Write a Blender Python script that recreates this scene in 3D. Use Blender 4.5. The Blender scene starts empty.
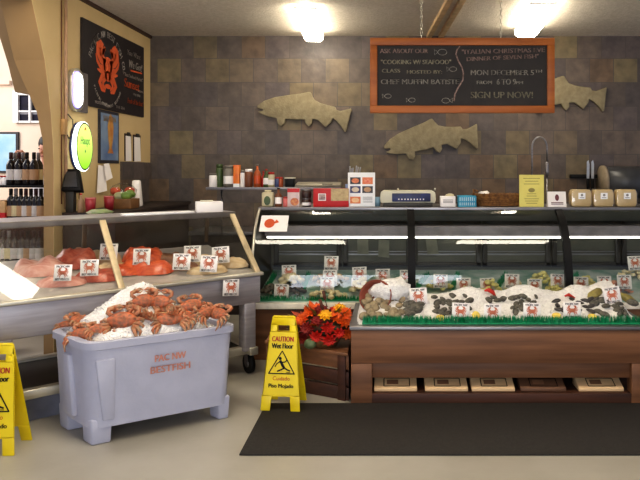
import bpy, bmesh, math, random
from math import sin, cos, pi, radians, sqrt, atan2
from mathutils import Vector, Matrix, noise
random.seed(7)
R = random.Random(11)
col = bpy.context.scene.collection
scene = bpy.context.scene

# ------------------------------------------------------------------ measuring
F, CX, CY, EYE = 620.0, 390.0, 170.0, 1.6
def yp(px, py, Y):
    return Vector(((px-CX)*Y/F, Y, EYE-(py-CY)*Y/F))
def gp(px, py, h):
    return yp(px, py, (EYE-h)*F/(py-CY))
def wl(px, py, X=-2.9):
    return yp(px, py, X*F/(px-CX))

# ------------------------------------------------------------------ materials
def lin(c):
    return tuple(((v/255)/12.92 if v/255 <= .04045 else ((v/255+.055)/1.055)**2.4) for v in c)+(1,)
MATS = {}
def mat(name, c, rough=.6, metal=0, c2=None, scale=8, bump=0, bscale=60, stretch=None, emit=0, detail=4, spec=.5, coat=0):
    if name in MATS: return MATS[name]
    m = bpy.data.materials.new(name); m.use_nodes = True
    nt = m.node_tree; b = nt.nodes['Principled BSDF']
    b.inputs['Roughness'].default_value = rough
    b.inputs['Metallic'].default_value = metal
    b.inputs['Specular IOR Level'].default_value = spec
    b.inputs['Coat Weight'].default_value = coat
    tc = nt.nodes.new('ShaderNodeTexCoord'); mp = nt.nodes.new('ShaderNodeMapping')
    nt.links.new(tc.outputs['Object'], mp.inputs['Vector'])
    if stretch: mp.inputs['Scale'].default_value = stretch
    if c2 is None: c2 = tuple(max(0, v*.86) for v in c)
    n = nt.nodes.new('ShaderNodeTexNoise'); n.inputs['Scale'].default_value = scale; n.inputs['Detail'].default_value = detail
    nt.links.new(mp.outputs[0], n.inputs['Vector'])
    r = nt.nodes.new('ShaderNodeValToRGB')
    r.color_ramp.elements[0].position = .35; r.color_ramp.elements[1].position = .65
    r.color_ramp.elements[0].color = lin(c); r.color_ramp.elements[1].color = lin(c2)
    nt.links.new(n.outputs['Fac'], r.inputs['Fac'])
    nt.links.new(r.outputs[0], b.inputs['Base Color'])
    if emit:
        nt.links.new(r.outputs[0], b.inputs['Emission Color']); b.inputs['Emission Strength'].default_value = emit
    if bump:
        n2 = nt.nodes.new('ShaderNodeTexNoise'); n2.inputs['Scale'].default_value = bscale
        nt.links.new(mp.outputs[0], n2.inputs['Vector'])
        bp = nt.nodes.new('ShaderNodeBump'); bp.inputs['Strength'].default_value = bump; bp.inputs['Distance'].default_value = .02
        nt.links.new(n2.outputs['Fac'], bp.inputs['Height']); nt.links.new(bp.outputs[0], b.inputs['Normal'])
    MATS[name] = m
    return m
def glassmat(name, tint=(1,1,1), base=.05, k=.6):
    m = bpy.data.materials.new(name); m.use_nodes = True; nt = m.node_tree
    for n in list(nt.nodes): nt.nodes.remove(n)
    o = nt.nodes.new('ShaderNodeOutputMaterial'); t = nt.nodes.new('ShaderNodeBsdfTransparent'); g = nt.nodes.new('ShaderNodeBsdfGlossy')
    t.inputs[0].default_value = (*tint, 1); g.inputs['Roughness'].default_value = .015
    lw = nt.nodes.new('ShaderNodeLayerWeight'); lw.inputs[0].default_value = .5
    p = nt.nodes.new('ShaderNodeMath'); p.operation = 'POWER'; p.inputs[1].default_value = 3
    a = nt.nodes.new('ShaderNodeMath'); a.operation = 'MULTIPLY_ADD'; a.inputs[1].default_value = k; a.inputs[2].default_value = base
    mx = nt.nodes.new('ShaderNodeMixShader')
    nt.links.new(lw.outputs['Facing'], p.inputs[0]); nt.links.new(p.outputs[0], a.inputs[0]); nt.links.new(a.outputs[0], mx.inputs[0])
    nt.links.new(t.outputs[0], mx.inputs[1]); nt.links.new(g.outputs[0], mx.inputs[2]); nt.links.new(mx.outputs[0], o.inputs[0])
    MATS[name] = m
    return m
def emitmat(name, c, s):
    m = bpy.data.materials.new(name); m.use_nodes = True; nt = m.node_tree
    b = nt.nodes['Principled BSDF']; b.inputs['Base Color'].default_value = (*c, 1)
    b.inputs['Emission Color'].default_value = (*c, 1); b.inputs['Emission Strength'].default_value = s
    return m
def slate_mat():
    m = bpy.data.materials.new('slate_tile'); m.use_nodes = True; nt = m.node_tree; N = nt.nodes; L = nt.links
    b = N['Principled BSDF']; b.inputs['Roughness'].default_value = .55
    g = N.new('ShaderNodeNewGeometry'); s = N.new('ShaderNodeSeparateXYZ'); L.new(g.outputs['Position'], s.inputs[0])
    def mth(op, a, bb=None, c=None):
        n = N.new('ShaderNodeMath'); n.operation = op
        for i, v in enumerate((a, bb, c)):
            if v is None: continue
            if isinstance(v, (int, float)): n.inputs[i].default_value = v
            else: L.new(v, n.inputs[i])
        return n.outputs[0]
    T = .2905
    h = mth('ADD', s.outputs[0], s.outputs[1])           # runs along either wall
    vz = mth('DIVIDE', mth('ADD', s.outputs[2], 10*T-2.078), T)
    row = mth('FLOOR', vz)
    off = mth('MULTIPLY', mth('MODULO', row, 2.0), .5)
    u = mth('ADD', mth('DIVIDE', mth('ADD', h, 40*T-1.542-7.5), T), off)
    cx = mth('FLOOR', u)
    cb = N.new('ShaderNodeCombineXYZ'); L.new(cx, cb.inputs[0]); L.new(row, cb.inputs[1])
    wn = N.new('ShaderNodeTexWhiteNoise'); wn.noise_dimensions = '2D'; L.new(cb.outputs[0], wn.inputs['Vector'])
    cr = N.new('ShaderNodeValToRGB'); cr.color_ramp.interpolation = 'CONSTANT'
    cols = [(0,(94,84,78)),(.18,(104,92,84)),(.34,(88,80,78)),(.5,(110,97,82)),(.62,(112,99,78)),(.74,(98,88,86)),(.86,(108,90,74)),(.94,(118,106,82))]
    e = cr.color_ramp.elements
    e[0].position = 0; e[0].color = lin(cols[0][1]); e[1].position = cols[1][0]; e[1].color = lin(cols[1][1])
    for p, c in cols[2:]:
        k = e.new(p); k.color = lin(c)
    L.new(wn.outputs['Value'], cr.inputs[0])
    n = N.new('ShaderNodeTexNoise'); n.inputs['Scale'].default_value = 9; n.inputs['Detail'].default_value = 6
    L.new(g.outputs['Position'], n.inputs['Vector'])
    r2 = N.new('ShaderNodeValToRGB'); r2.color_ramp.elements[0].position = .3; r2.color_ramp.elements[1].position = .75
    r2.color_ramp.elements[0].color = (.72,.72,.72,1); r2.color_ramp.elements[1].color = (1.25,1.2,1.12,1)
    L.new(n.outputs['Fac'], r2.inputs[0])
    mx = N.new('ShaderNodeMix'); mx.data_type = 'RGBA'; mx.blend_type = 'MULTIPLY'; mx.inputs[0].default_value = 1
    L.new(cr.outputs[0], mx.inputs[6]); L.new(r2.outputs[0], mx.inputs[7])
    # grout
    fu = mth('ABSOLUTE', mth('SUBTRACT', mth('FRACT', u), .5)); fv = mth('ABSOLUTE', mth('SUBTRACT', mth('FRACT', vz), .5))
    gr = mth('GREATER_THAN', mth('MAXIMUM', fu, fv), .487)
    m2 = N.new('ShaderNodeMix'); m2.data_type = 'RGBA'
    L.new(gr, m2.inputs[0]); L.new(mx.outputs[2], m2.inputs[6]); m2.inputs[7].default_value = lin((86,78,72))
    L.new(m2.outputs[2], b.inputs['Base Color'])
    bp = N.new('ShaderNodeBump'); bp.inputs['Strength'].default_value = .35; bp.inputs['Distance'].default_value = .02
    L.new(n.outputs['Fac'], bp.inputs['Height']); L.new(bp.outputs[0], b.inputs['Normal'])
    return m

# ------------------------------------------------------------------ mesh builder
class MB:
    def __init__(s): s.v = []; s.f = []; s.m = []; s.sm = []
    def add(s, vs, fs, mi=0, smooth=False, M=None):
        o = len(s.v)
        for v in vs:
            v = Vector(v)
            if M is not None: v = M @ v
            s.v.append(v)
        for f in fs:
            s.f.append([i+o for i in f]); s.m.append(mi); s.sm.append(smooth)
        return s
    def box(s, x0, x1, y0, y1, z0, z1, mi=0, M=None):
        vs = [(x0,y0,z0),(x1,y0,z0),(x1,y1,z0),(x0,y1,z0),(x0,y0,z1),(x1,y0,z1),(x1,y1,z1),(x0,y1,z1)]
        return s.add(vs, [(3,2,1,0),(4,5,6,7),(0,1,5,4),(1,2,6,5),(2,3,7,6),(3,0,4,7)], mi, False, M)
    def hexa(s, b, t, mi=0, M=None):      # bottom quad, top quad, both counter-clockwise from above
        return s.add(list(b)+list(t), [(3,2,1,0),(4,5,6,7),(0,1,5,4),(1,2,6,5),(2,3,7,6),(3,0,4,7)], mi, False, M)
    def tube(s, pts, rad, seg=8, mi=0, M=None, caps=True, flat=1.0):
        pts = [Vector(p) for p in pts]
        if not hasattr(rad, '__len__'): rad = [rad]*len(pts)
        vs = []; fs = []
        up = None
        for i, p in enumerate(pts):
            d = (pts[min(i+1,len(pts)-1)]-pts[max(i-1,0)]).normalized()
            if up is None:
                up = Vector((0,0,1)) if abs(d.z) < .9 else Vector((0,1,0))
            a = d.cross(up).normalized(); b = a.cross(d).normalized(); up = b
            for k in range(seg):
                t = 2*pi*k/seg
                vs.append(p + a*cos(t)*rad[i] + b*sin(t)*rad[i]*flat)
        for i in range(len(pts)-1):
            for k in range(seg):
                k2 = (k+1) % seg
                fs.append((i*seg+k, (i+1)*seg+k, (i+1)*seg+k2, i*seg+k2))
        if caps:
            fs.append(tuple(range(seg))); fs.append(tuple(range((len(pts)-1)*seg+seg-1, (len(pts)-1)*seg-1, -1)))
        return s.add(vs, fs, mi, True, M)
    def lathe(s, prof, seg=16, mi=0, M=None, caps=True):
        vs = []; fs = []
        for r, z in prof:
            for k in range(seg):
                t = 2*pi*k/seg; vs.append((r*cos(t), r*sin(t), z))
        n = len(prof)
        for i in range(n-1):
            for k in range(seg):
                k2 = (k+1) % seg; fs.append((i*seg+k, i*seg+k2, (i+1)*seg+k2, (i+1)*seg+k))
        if caps:
            fs.append(tuple(range(seg-1,-1,-1))); fs.append(tuple(range((n-1)*seg, n*seg)))
        return s.add(vs, fs, mi, True, M)
    def prism(s, poly, z0, z1, mi=0, M=None):      # poly in xy, extruded along z
        n = len(poly)
        vs = [(x,y,z0) for x,y in poly]+[(x,y,z1) for x,y in poly]
        fs = [tuple(range(n-1,-1,-1)), tuple(range(n,2*n))]+[(i,(i+1)%n,n+(i+1)%n,n+i) for i in range(n)]
        return s.add(vs, fs, mi, False, M)
    def grid(s, nu, nv, fn, mi=0, smooth=True, M=None):
        vs = [fn(i/nu, j/nv) for j in range(nv+1) for i in range(nu+1)]
        fs = [(j*(nu+1)+i, j*(nu+1)+i+1, (j+1)*(nu+1)+i+1, (j+1)*(nu+1)+i) for j in range(nv) for i in range(nu)]
        return s.add(vs, fs, mi, smooth, M)
    def blob(s, c, r, amp=.1, freq=2, seed=0, sub=2, mi=0, M=None):
        bm = bmesh.new(); bmesh.ops.create_icosphere(bm, subdivisions=sub, radius=1)
        vs = []
        for v in bm.verts:
            d = v.co.normalized(); k = 1+amp*noise.noise(d*freq+Vector((seed*3.1,seed*1.7,seed)))
            vs.append((c[0]+d.x*r[0]*k, c[1]+d.y*r[1]*k, c[2]+d.z*r[2]*k))
        fs = [tuple(v.index for v in f.verts) for f in bm.faces]; bm.free()
        return s.add(vs, fs, mi, True, M)
    def mesh(s, name, mats, bevel=0, bseg=2):
        me = bpy.data.meshes.new(name); me.from_pydata([tuple(v) for v in s.v], [], s.f)
        for m in (mats if isinstance(mats, (list, tuple)) else [mats]): me.materials.append(m)
        for p, mi, sm in zip(me.polygons, s.m, s.sm): p.material_index = mi; p.use_smooth = sm
        if bevel:
            bm = bmesh.new(); bm.from_mesh(me); bmesh.ops.remove_doubles(bm, verts=bm.verts, dist=1e-5)
            ed = [e for e in bm.edges if len(e.link_faces) == 2 and e.calc_face_angle(0) > .6]
            bmesh.ops.bevel(bm, geom=ed, offset=bevel, segments=bseg, affect='EDGES', profile=.5, clamp_overlap=True)
            for f in bm.faces: f.smooth = True
            bm.to_mesh(me); bm.free()
            me.set_sharp_from_angle(angle=radians(50))
        me.update()
        return me
def add_obj(name, me, parent=None):
    o = bpy.data.objects.new(name, me); col.objects.link(o)
    if parent: o.parent = parent
    return o
def part(name, mb, mats, parent, bevel=0, label=None, bseg=2):
    o = add_obj(name, mb.mesh(name, mats, bevel, bseg), parent)
    if label: o['label'] = label
    return o
def tag(o, label, cat, group=None, kind=None):
    o['label'] = label; o['category'] = cat
    if group: o['group'] = group
    if kind: o['kind'] = kind
    return o
def thing(name, label, cat, loc=(0,0,0), rz=0, group=None):
    o = bpy.data.objects.new(name, None); col.objects.link(o); o.empty_display_size = .05
    o.location = loc; o.rotation_euler = (0,0,rz)
    return tag(o, label, cat, group)
def single(name, mb, mats, label, cat, group=None, loc=(0,0,0), rot=(0,0,0), bevel=0, kind=None):
    o = add_obj(name, mb.mesh(name, mats, bevel)); o.location = loc; o.rotation_euler = rot
    return tag(o, label, cat, group, kind)
def struct(name, mb, mats, label=None, parent=None, bevel=0):
    o = add_obj(name, mb.mesh(name, mats, bevel), parent)
    if not parent:
        o['kind'] = 'structure'; o['label'] = label; o['category'] = name.split('_')[0]
    return o
def dup(o, loc=None, rot=None, label=None, scale=None, parent=None, group=None):
    c = o.copy(); col.objects.link(c)
    if parent: c.parent = parent
    for ch in list(o.children): dup(ch, parent=c)
    if loc is not None: c.location = loc
    if rot is not None: c.rotation_euler = rot
    if scale is not None: c.scale = (scale,)*3 if not hasattr(scale,'__len__') else scale
    if label: c['label'] = label
    if group: c['group'] = group
    return c
def frame(origin, right, up):
    r = Vector(right).normalized(); u = Vector(up).normalized(); n = r.cross(u)
    M = Matrix((( r.x,u.x,n.x,origin[0]),(r.y,u.y,n.y,origin[1]),(r.z,u.z,n.z,origin[2]),(0,0,0,1)))
    return M
_tc = {}
def text_geo(s):
    if s in _tc: return _tc[s]
    cu = bpy.data.curves.new('t', 'FONT'); cu.body = s; cu.size = 1; cu.resolution_u = 3
    ob = bpy.data.objects.new('t', cu); col.objects.link(ob)
    bpy.context.view_layer.update()
    ev = ob.evaluated_get(bpy.context.evaluated_depsgraph_get()); me = ev.to_mesh()
    vs = [v.co.copy() for v in me.vertices]; fs = [tuple(p.vertices) for p in me.polygons]
    ev.to_mesh_clear(); bpy.data.objects.remove(ob); bpy.data.curves.remove(cu)
    x0 = min(v.x for v in vs); x1 = max(v.x for v in vs)
    _tc[s] = ([Vector((v.x-x0, v.y, 0)) for v in vs], fs, x1-x0)
    return _tc[s]
def text(mb, s, x, y, size, width=None, align='C', mi=0, M=None, slant=0, rot=0, bold=0):
    vs, fs, w = text_geo(s); h = size/.72
    sx = (width/w) if width else h
    W = w*sx; ox = {'C':-W/2,'L':0,'R':-W}[align]
    T = Matrix.Translation((x,y,0)) @ Matrix.Rotation(rot,4,'Z')
    if M is not None: T = M @ T
    for d in ([0] if not bold else [-bold, 0, bold]):
        mb.add([(v.x*sx+ox+slant*v.y*h+d, v.y*h, abs(d)*.01) for v in vs], fs, mi, False, T)
def ribbon(mb, pts, w, mi=0, M=None, z=0):
    pts = [Vector((p[0],p[1],0)) for p in pts]; n = len(pts)
    if not hasattr(w,'__len__'): w = [w]*n
    vs = []
    for i,p in enumerate(pts):
        d = (pts[min(i+1,n-1)]-pts[max(i-1,0)]).normalized(); q = Vector((-d.y,d.x,0))*w[i]/2
        vs += [(p.x-q.x,p.y-q.y,z),(p.x+q.x,p.y+q.y,z)]
    mb.add(vs, [(2*i,2*i+2,2*i+3,2*i+1) for i in range(n-1)], mi, False, M)
def disc(mb, cx, cy, rx, ry, mi=0, M=None, n=20, z=0):
    mb.add([(cx+rx*cos(2*pi*k/n), cy+ry*sin(2*pi*k/n), z) for k in range(n)], [tuple(range(n))], mi, False, M)
def crab2d(mb, cx, cy, s, mi=0, M=None, thick=1.0):
    # crab seen from above, claws up, body about 0.5*s wide
    disc(mb, cx, cy+.08*s, .2*s, .16*s, mi, M)
    for sg in (-1,1):
        P = lambda pts: [(cx+sg*x*s, cy+y*s) for x,y in pts]
        ribbon(mb, P([(.13,.18),(.25,.25),(.33,.36),(.27,.5)]), [.08*s*thick,.09*s*thick,.1*s*thick,.05*s], mi, M)
        ribbon(mb, P([(.33,.34),(.22,.42),(.13,.52)]), [.09*s*thick,.08*s*thick,.03*s], mi, M)
        for k,(a,b,c) in enumerate([((.17,.12),(.36,.18),(.46,.36)),((.18,.06),(.4,.04),(.5,.2)),((.17,0),(.36,-.12),(.42,-.3)),((.12,-.04),(.24,-.22),(.2,-.44))]):
            ribbon(mb, P([a,b,c]), [.06*s*thick,.065*s*thick,.025*s], mi, M)
    for sg in (-1,1): disc(mb, cx+sg*.06*s, cy-.02*s, .05*s, .09*s, mi, M)

# ------------------------------------------------------------------ palette
SLATE = slate_mat()
m_floor = mat('floor_concrete', (176,170,158), .34, c2=(163,156,143), scale=1.6, bump=.03, bscale=30)
m_ceil = mat('ceiling_texture', (214,204,188), .9, c2=(200,190,172), scale=30, bump=.5, bscale=55)
m_wall = mat('cream_wall', (200,174,128), .7, c2=(193,167,120), scale=3)
m_arch = mat('tan_plaster', (158,128,88), .75, c2=(150,121,82), scale=3)
m_pale = mat('pale_plaster', (226,206,188), .8, c2=(222,200,180), scale=3)
m_brown = mat('dark_brown_trim', (66,40,26), .5)
m_white = mat('white_paint', (236,234,232), .5, c2=(228,226,224))
m_card = mat('white_card', (240,232,226), .5, c2=(234,226,220))
m_cream = mat('cream_plastic', (206,200,178), .4, c2=(200,193,170))
m_black = mat('black_plastic', (20,18,18), .5, spec=.25)
m_ink = mat('dark_ink', (60,48,46), .6)
m_orange = mat('orange_ink', (205,92,44), .6, c2=(196,80,36)); m_cardorange = mat('card_orange', (206,128,96), .6, c2=(186,96,66), scale=50)
m_red = mat('red_card', (186,28,30), .45, c2=(176,24,26))
m_steel = mat('brushed_steel', (150,146,146), .38, .85, c2=(132,128,128), scale=4, stretch=(1,1,14))
m_tub = mat('tub_steel', (168,162,164), .42, .45, c2=(150,144,146), scale=3, stretch=(1,1,10))
m_rail = mat('pale_metal_rail', (205,198,180), .32, .6, c2=(188,180,162), scale=5)
m_post = mat('beige_post', (208,186,148), .45, .2)
m_dkmetal = mat('dark_metal', (64,60,54), .45, .3)
m_caseback = mat('case_back', (104,102,86), .5, 0, c2=(86,86,72), scale=3)
m_tote = mat('lilac_plastic', (178,177,190), .5, c2=(169,168,182), scale=5, bump=.05, bscale=40)
m_ice = mat('crushed_ice', (252,247,240), .35, c2=(236,230,224), scale=45, bump=.8, bscale=90, detail=6)
m_wood = mat('reddish_pine', (136,92,60), .55, c2=(104,68,42), scale=3.2, stretch=(.35,3,5), bump=.05)
m_wood2 = mat('dark_pine', (84,48,30), .6, c2=(62,36,24), scale=3.2, stretch=(.4,3,5), bump=.05)
m_cedar = mat('pale_cedar', (232,196,150), .6, c2=(216,176,128), scale=4, stretch=(1,5,1))
m_frame = mat('orange_pine', (172,98,34), .5, c2=(150,80,26), scale=3, stretch=(.5,4,4))
m_mat = mat('rubber_mat', (50,45,40), .85, c2=(42,38,34), scale=60, bump=.3, bscale=200)
m_yellow = mat('safety_yellow', (232,204,20), .42, c2=(226,196,16))
m_signred = mat('sign_red', (190,36,24), .5)
m_grass = mat('green_plastic', (14,146,92), .5, c2=(8,120,74), scale=30)
m_chalkbd = mat('slate_board', (38,33,31), .7, c2=(48,42,39), scale=6)
m_stone = mat('cast_stone', (146,134,106), .8, c2=(130,118,92), scale=14, bump=.25, bscale=60)
m_glass = glassmat('clear_glass', (.93,.95,.93), .05, .55)
m_glassR = glassmat('curved_glass', (.86,.88,.85), .05, .5)
m_clear = glassmat('clear_plastic', (.93,.93,.93), .08, .4)
m_counter = mat('dark_counter', (58,46,40), .5, c2=(48,38,33))
m_tubeon = emitmat('lit_diffuser', (1,.92,.76), 9)
m_tubein = emitmat('case_lamp', (1,.97,.9), 1.7)

# ------------------------------------------------------------------ setting
CEIL = 3.22
mb = MB(); mb.box(-8,6,-3,9,-.05,0); struct('floor', mb, m_floor, 'smooth grey beige concrete floor of the shop')
mb = MB(); mb.box(-2.9,6,-3,7.62,CEIL,CEIL+.05); struct('ceiling', mb, m_ceil, 'textured grey beige ceiling above the counters')
mb = MB(); mb.box(-3.0,6,7.5,7.62,0,CEIL); struct('wall_back', mb, SLATE, 'slate tiled back wall in mixed grey and brown')
# left wall with the arch opening toward the camera (opening edge follows the arch)
def wallside(px, py):     # point on the left wall
    p = wl(px, py); return p
edge = [(54,225),(54,165),(53,140),(51,112),(48,85),(45,60),(38,28),(32,0)]
pts = [wl(a,b) for a,b in edge]
prof = [(5.35,0)]+[(p.y,p.z) for p in pts]
prof += [(4.6,2.95),(4.2,3.15),(3.8,CEIL),(7.5,CEIL),(7.5,0)]
mb = MB(); MW = Matrix(((0,0,-1,-2.9),(1,0,0,0),(0,1,0,0),(0,0,0,1)))
n = len(prof); mb.prism(prof, 0, .004, 0, MW)
struct('wall_left', mb, m_wall, 'cream painted left wall with an arched opening')
# jamb and underside of the arch: thick plaster edge
mb = MB(); jp = prof[:len(pts)+4]
vs = []
for k,(y,z) in enumerate(jp):
    th = .085 + .17*min(1,max(0,(z-2.0)/.5))
    vs += [(-2.9041,y,z),(-2.9041-th,y,z)]
fs = [(2*i,2*i+2,2*i+3,2*i+1) for i in range(len(jp)-1)]
o = len(vs)
vs += [(-2.9041,5.6,0),(-2.989,5.6,0),(-2.9041,5.6,CEIL),(-2.989,5.6,CEIL)]
fs += [(1,3,o+3,o+1),(o,o+1,o+3,o+2)]
mb.add(vs, fs); struct('trim_1', mb, m_arch, 'tan plaster jamb of the arched opening')
# dropped beam beyond the arch
M = frame((0,5.75,0),(1,0,0),(0,0,1))
q = [yp(a,b,5.75) for a,b in [(-45,-60),(-10,8),(1,41),(8,64),(15,92),(33,94),(40,94),(46,60),(44,-60)]]
mb = MB(); mb.prism([(p.x,p.z) for p in q][::-1], -.25, 0, 0, M @ Matrix.Identity(4))
struct('trim_2', mb, m_arch, 'tan dropped beam beyond the arched opening')
# side room
mb = MB(); mb.box(-8,-3.0,8.5,8.6,0,3.6); struct('wall_far', mb, m_pale, 'pale pink far wall of the wine room')
mb = MB(); mb.box(-8,-7.9,2,8.5,0,3.6); struct('wall_side', mb, m_pale, 'pale side wall of the wine room')
mb = MB(); a = yp(0,81,8.5); b = yp(12,85,8.5); mb.box(-8,b.x,8.44,8.5,b.z,a.z); struct('trim_3', mb, m_pale, 'pale ledge along the far wall')
# window in wine room
def wx(px): return (px-CX)*8.5/F
def wz(py): return EYE-(py-CY)*8.5/F
win = struct('window_1', MB().box(wx(17),wx(62),8.485,8.5,wz(123),wz(91)), mat('night_pane', (34,32,54), .6, c2=(26,25,36), spec=.2), 'white muntin window with dark panes in the wine room')
mb = MB()
for p0,p1 in ((15.5,20.3),(31,32.8),(45,46.8),(58,62)): mb.box(wx(p0),wx(p1),8.44,8.485,wz(123),wz(91))
for q0,q1 in ((91,95.5),(110.8,112.4),(121,123)): mb.box(wx(15.5),wx(62),8.45,8.484,wz(q1),wz(q0))
struct('window_frame', mb, m_white, parent=win)
mb = MB(); mb.box(wx(20.3),wx(58),8.478,8.484,wz(114.5),wz(112.4)); struct('window_blind', mb, mat('grey_blind',(150,150,160),.6), parent=win)
# crown trim
mb = MB(); mb.box(-2.9,-2.875,3.9,7.5,CEIL-.035,CEIL); struct('trim_4', mb, m_brown, 'dark brown trim where left wall meets ceiling')
# wainscot of tile on left wall
mb = MB(); mb.box(-2.9,-2.885,6.66,7.5,0,1.69); struct('trim_5', mb, SLATE, 'dark tile wainscot on left wall by the corner')
# ceiling strips
for i,(a,b) in enumerate([((429,36),(449,0)),((441,36),(462,0))]):
    p = gp(a[0],170-(CEIL-EYE)*F/7.45,1.0); 
    A = Vector(((a[0]-CX)*7.4/F,7.45,CEIL)); B = Vector(((b[0]-CX)*5.85/F,5.85,CEIL)); B = A+(B-A)*2.2
    d = (B-A).normalized(); r = Vector((d.y,-d.x,0))*.028
    mb = MB(); mb.hexa([A-r-Vector((0,0,.04)),B-r-Vector((0,0,.04)),B+r-Vector((0,0,.04)),A+r-Vector((0,0,.04))],[A-r,B-r,B+r,A+r])
    struct('trim_%d'%(6+i), mb, mat('tan_strip',(216,186,142),.6), ['left','right'][i]+' tan wooden strip running along the ceiling')

# ------------------------------------------------------------------ fluorescent fixtures
def fixture(name, label, loc, rz, L=1.22, W=.23):
    t = thing(name, label, 'ceiling light', (loc[0],loc[1],CEIL-.002), rz, 'fluorescent ceiling lights')
    mb = MB(); mb.box(-W/2+.02,W/2-.02,-L/2+.02,L/2-.02,-.03,0); part('housing', mb, m_white, t, .004)
    pr = [(-W/2+.006,-.03),(W/2-.006,-.03),(W/2-.008,-.09),(W/2-.04,-.115),(-W/2+.04,-.115),(-W/2+.008,-.09)]
    mb = MB(); mb.prism(pr, -L/2+.008, L/2-.008, 0, Matrix(((1,0,0,0),(0,0,1,0),(0,1,0,0),(0,0,0,1))))
    part('diffuser', mb, m_tubeon, t)
    for s in (-1,1):
        mb = MB(); mb.box(-W/2,W/2,s*L/2-.008,s*L/2+.008,-.05,-.028); part('end_cap', mb, m_white, t, .003)
    return t
fixture('fluorescent_light', 'lit white fluorescent ceiling light left of the chalkboard', (-.86,6.66,CEIL), radians(3))
fixture('fluorescent_light', 'lit white fluorescent ceiling light above right end of the chalkboard', (1.5,6.45,CEIL), radians(-4), 1.15, .26)
fixture('fluorescent_light', 'fluorescent ceiling light over the floor mat, reflected in left curved glass', (-1.22,3.0,CEIL), pi/2, 1.22, .42)
fixture('fluorescent_light', 'fluorescent ceiling light over the floor mat, reflected in middle curved glass', (1.52,3.0,CEIL), pi/2, 1.22, .42)
fixture('fluorescent_light', 'fluorescent ceiling light over the white tote, reflected in slanted glass', (-2.34,4.0,CEIL), pi/2, 1.08, .22)

# ------------------------------------------------------------------ left display case (slanted glass)
A0 = Vector((-2.346,3.73,0)); E1 = Vector((.765,.644,0)).normalized(); E2 = Vector((-E1.y,E1.x,0))
LW = (Vector((-1.004,4.86,0))-A0).dot(E1); ang = atan2(E1.y,E1.x)
lc = thing('slanted_glass_display_case', 'stainless fish display case with slanted glass front on casters at left', 'display case', A0, ang)
U0 = -.3
mb = MB(); mb.box(U0,LW,.02,.95,.56,.775); part('steel_tub', mb, m_tub, lc, .008)
mb = MB(); mb.box(U0-.01,LW+.015,-.005,.05,.775,.80); mb.box(LW-.03,LW+.015,.05,.95,.775,.80); part('front_rail', mb, m_rail, lc, .005)
GT = Vector((0,.507,1.235))
# sloping deck (white liner)
mb = MB(); mb.hexa([(U0,.05,.78),(LW-.035,.05,.78),(LW-.035,.93,.78),(U0,.93,.78)],[(U0,.05,.79),(LW-.035,.05,.79),(LW-.035,.93,.93),(U0,.93,.93)]); part('deck', mb, mat('white_liner',(198,188,182),.4), lc)
# glass
mb = MB(); mb.add([(U0,.03,.80),(LW,.03,.80),(LW,.5,1.225),(U0,.5,1.225)],[(0,1,2,3)]); part('front_glass', mb, m_glass, lc)
mb = MB(); mb.add([(LW,.03,.80),(LW,.94,.80),(LW,.9,1.225),(LW,.5,1.225)],[(0,1,2,3)]); part('end_glass', mb, m_glass, lc)
mb = MB(); mb.add([(U0,.93,.97),(LW,.93,.97),(LW,.88,1.225),(U0,.88,1.225)],[(3,2,1,0)]); part('rear_glass', mb, m_glass, lc)
# top frame
mb = MB(); mb.box(U0,LW+.01,.485,.92,1.225,1.25); part('top_shelf', mb, m_tub, lc, .004)
mb = MB(); mb.box(U0,LW+.012,.475,.50,1.205,1.25); part('top_rail', mb, mat('top_rail_metal',(120,112,104),.4,.6), lc, .004)
# posts
def px_u(px):   # position along the rail where a sight line crosses the front plane
    k = (px-CX)/F
    t = (k*A0.y-A0.x)/(E1.x-k*E1.y); return t
for u in (px_u(123), LW-.02):
    mb = MB(); q = .022
    mb.hexa([(u-q,.02,.80),(u+q,.02,.80),(u+q,.05,.80),(u-q,.05,.80)],[(u-q,.475,1.235),(u+q,.475,1.235),(u+q,.505,1.235),(u-q,.505,1.235)])
    part('glass_post', mb, m_post, lc, .004)
for u in (px_u(123)-.02, LW-.06):
    mb = MB(); mb.hexa([(u-.015,.9,.96),(u+.015,.9,.96),(u+.015,.925,.96),(u-.015,.925,.96)],[(u-.015,.87,1.23),(u+.015,.87,1.23),(u+.015,.895,1.23),(u-.015,.895,1.23)]); part('rear_post', mb, mat('bronze_post',(110,88,66),.5,.3), lc, .003)
# legs and lower frame
for u,v in ((.02,.06),(LW-.09,.06),(.02,.85),(LW-.09,.85)):
    mb = MB(); mb.box(u-.05,u+.05,v-.04,v+.06,.19,.57); part('leg', mb, m_tub, lc, .01)
mb = MB(); mb.box(U0,LW-.02,.06,.12,.16,.22); mb.box(U0,LW-.02,.8,.86,.16,.22); mb.box(LW-.1,LW-.03,.0,.95,.16,.22); part('lower_rail', mb, m_rail, lc, .006)
mb = MB(); mb.box(U0,LW-.1,.12,.8,.185,.2); part('lower_shelf', mb, m_dkmetal, lc)
for u,v in ((LW-.06,.1),(LW-.06,.85),(.02,.85)):
    mb = MB(); mb.tube([(u-.018,v,.075),(u+.018,v,.075)],.075,18); o = part('caster', mb, m_black, lc)
    mb = MB(); mb.tube([(u-.023,v,.075),(u+.023,v,.075)],.03,12); mb.box(u-.028,u-.022,v-.025,v+.025,.07,.16); mb.box(u+.022,u+.028,v-.025,v+.025,.07,.16); part('caster_fork', mb, m_steel, o)
mb = MB(); mb.box(U0,.42,.14,.17,.0,.15); part('kick_plate', mb, mat('grey_blue_panel',(126,128,142),.5), lc)
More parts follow.
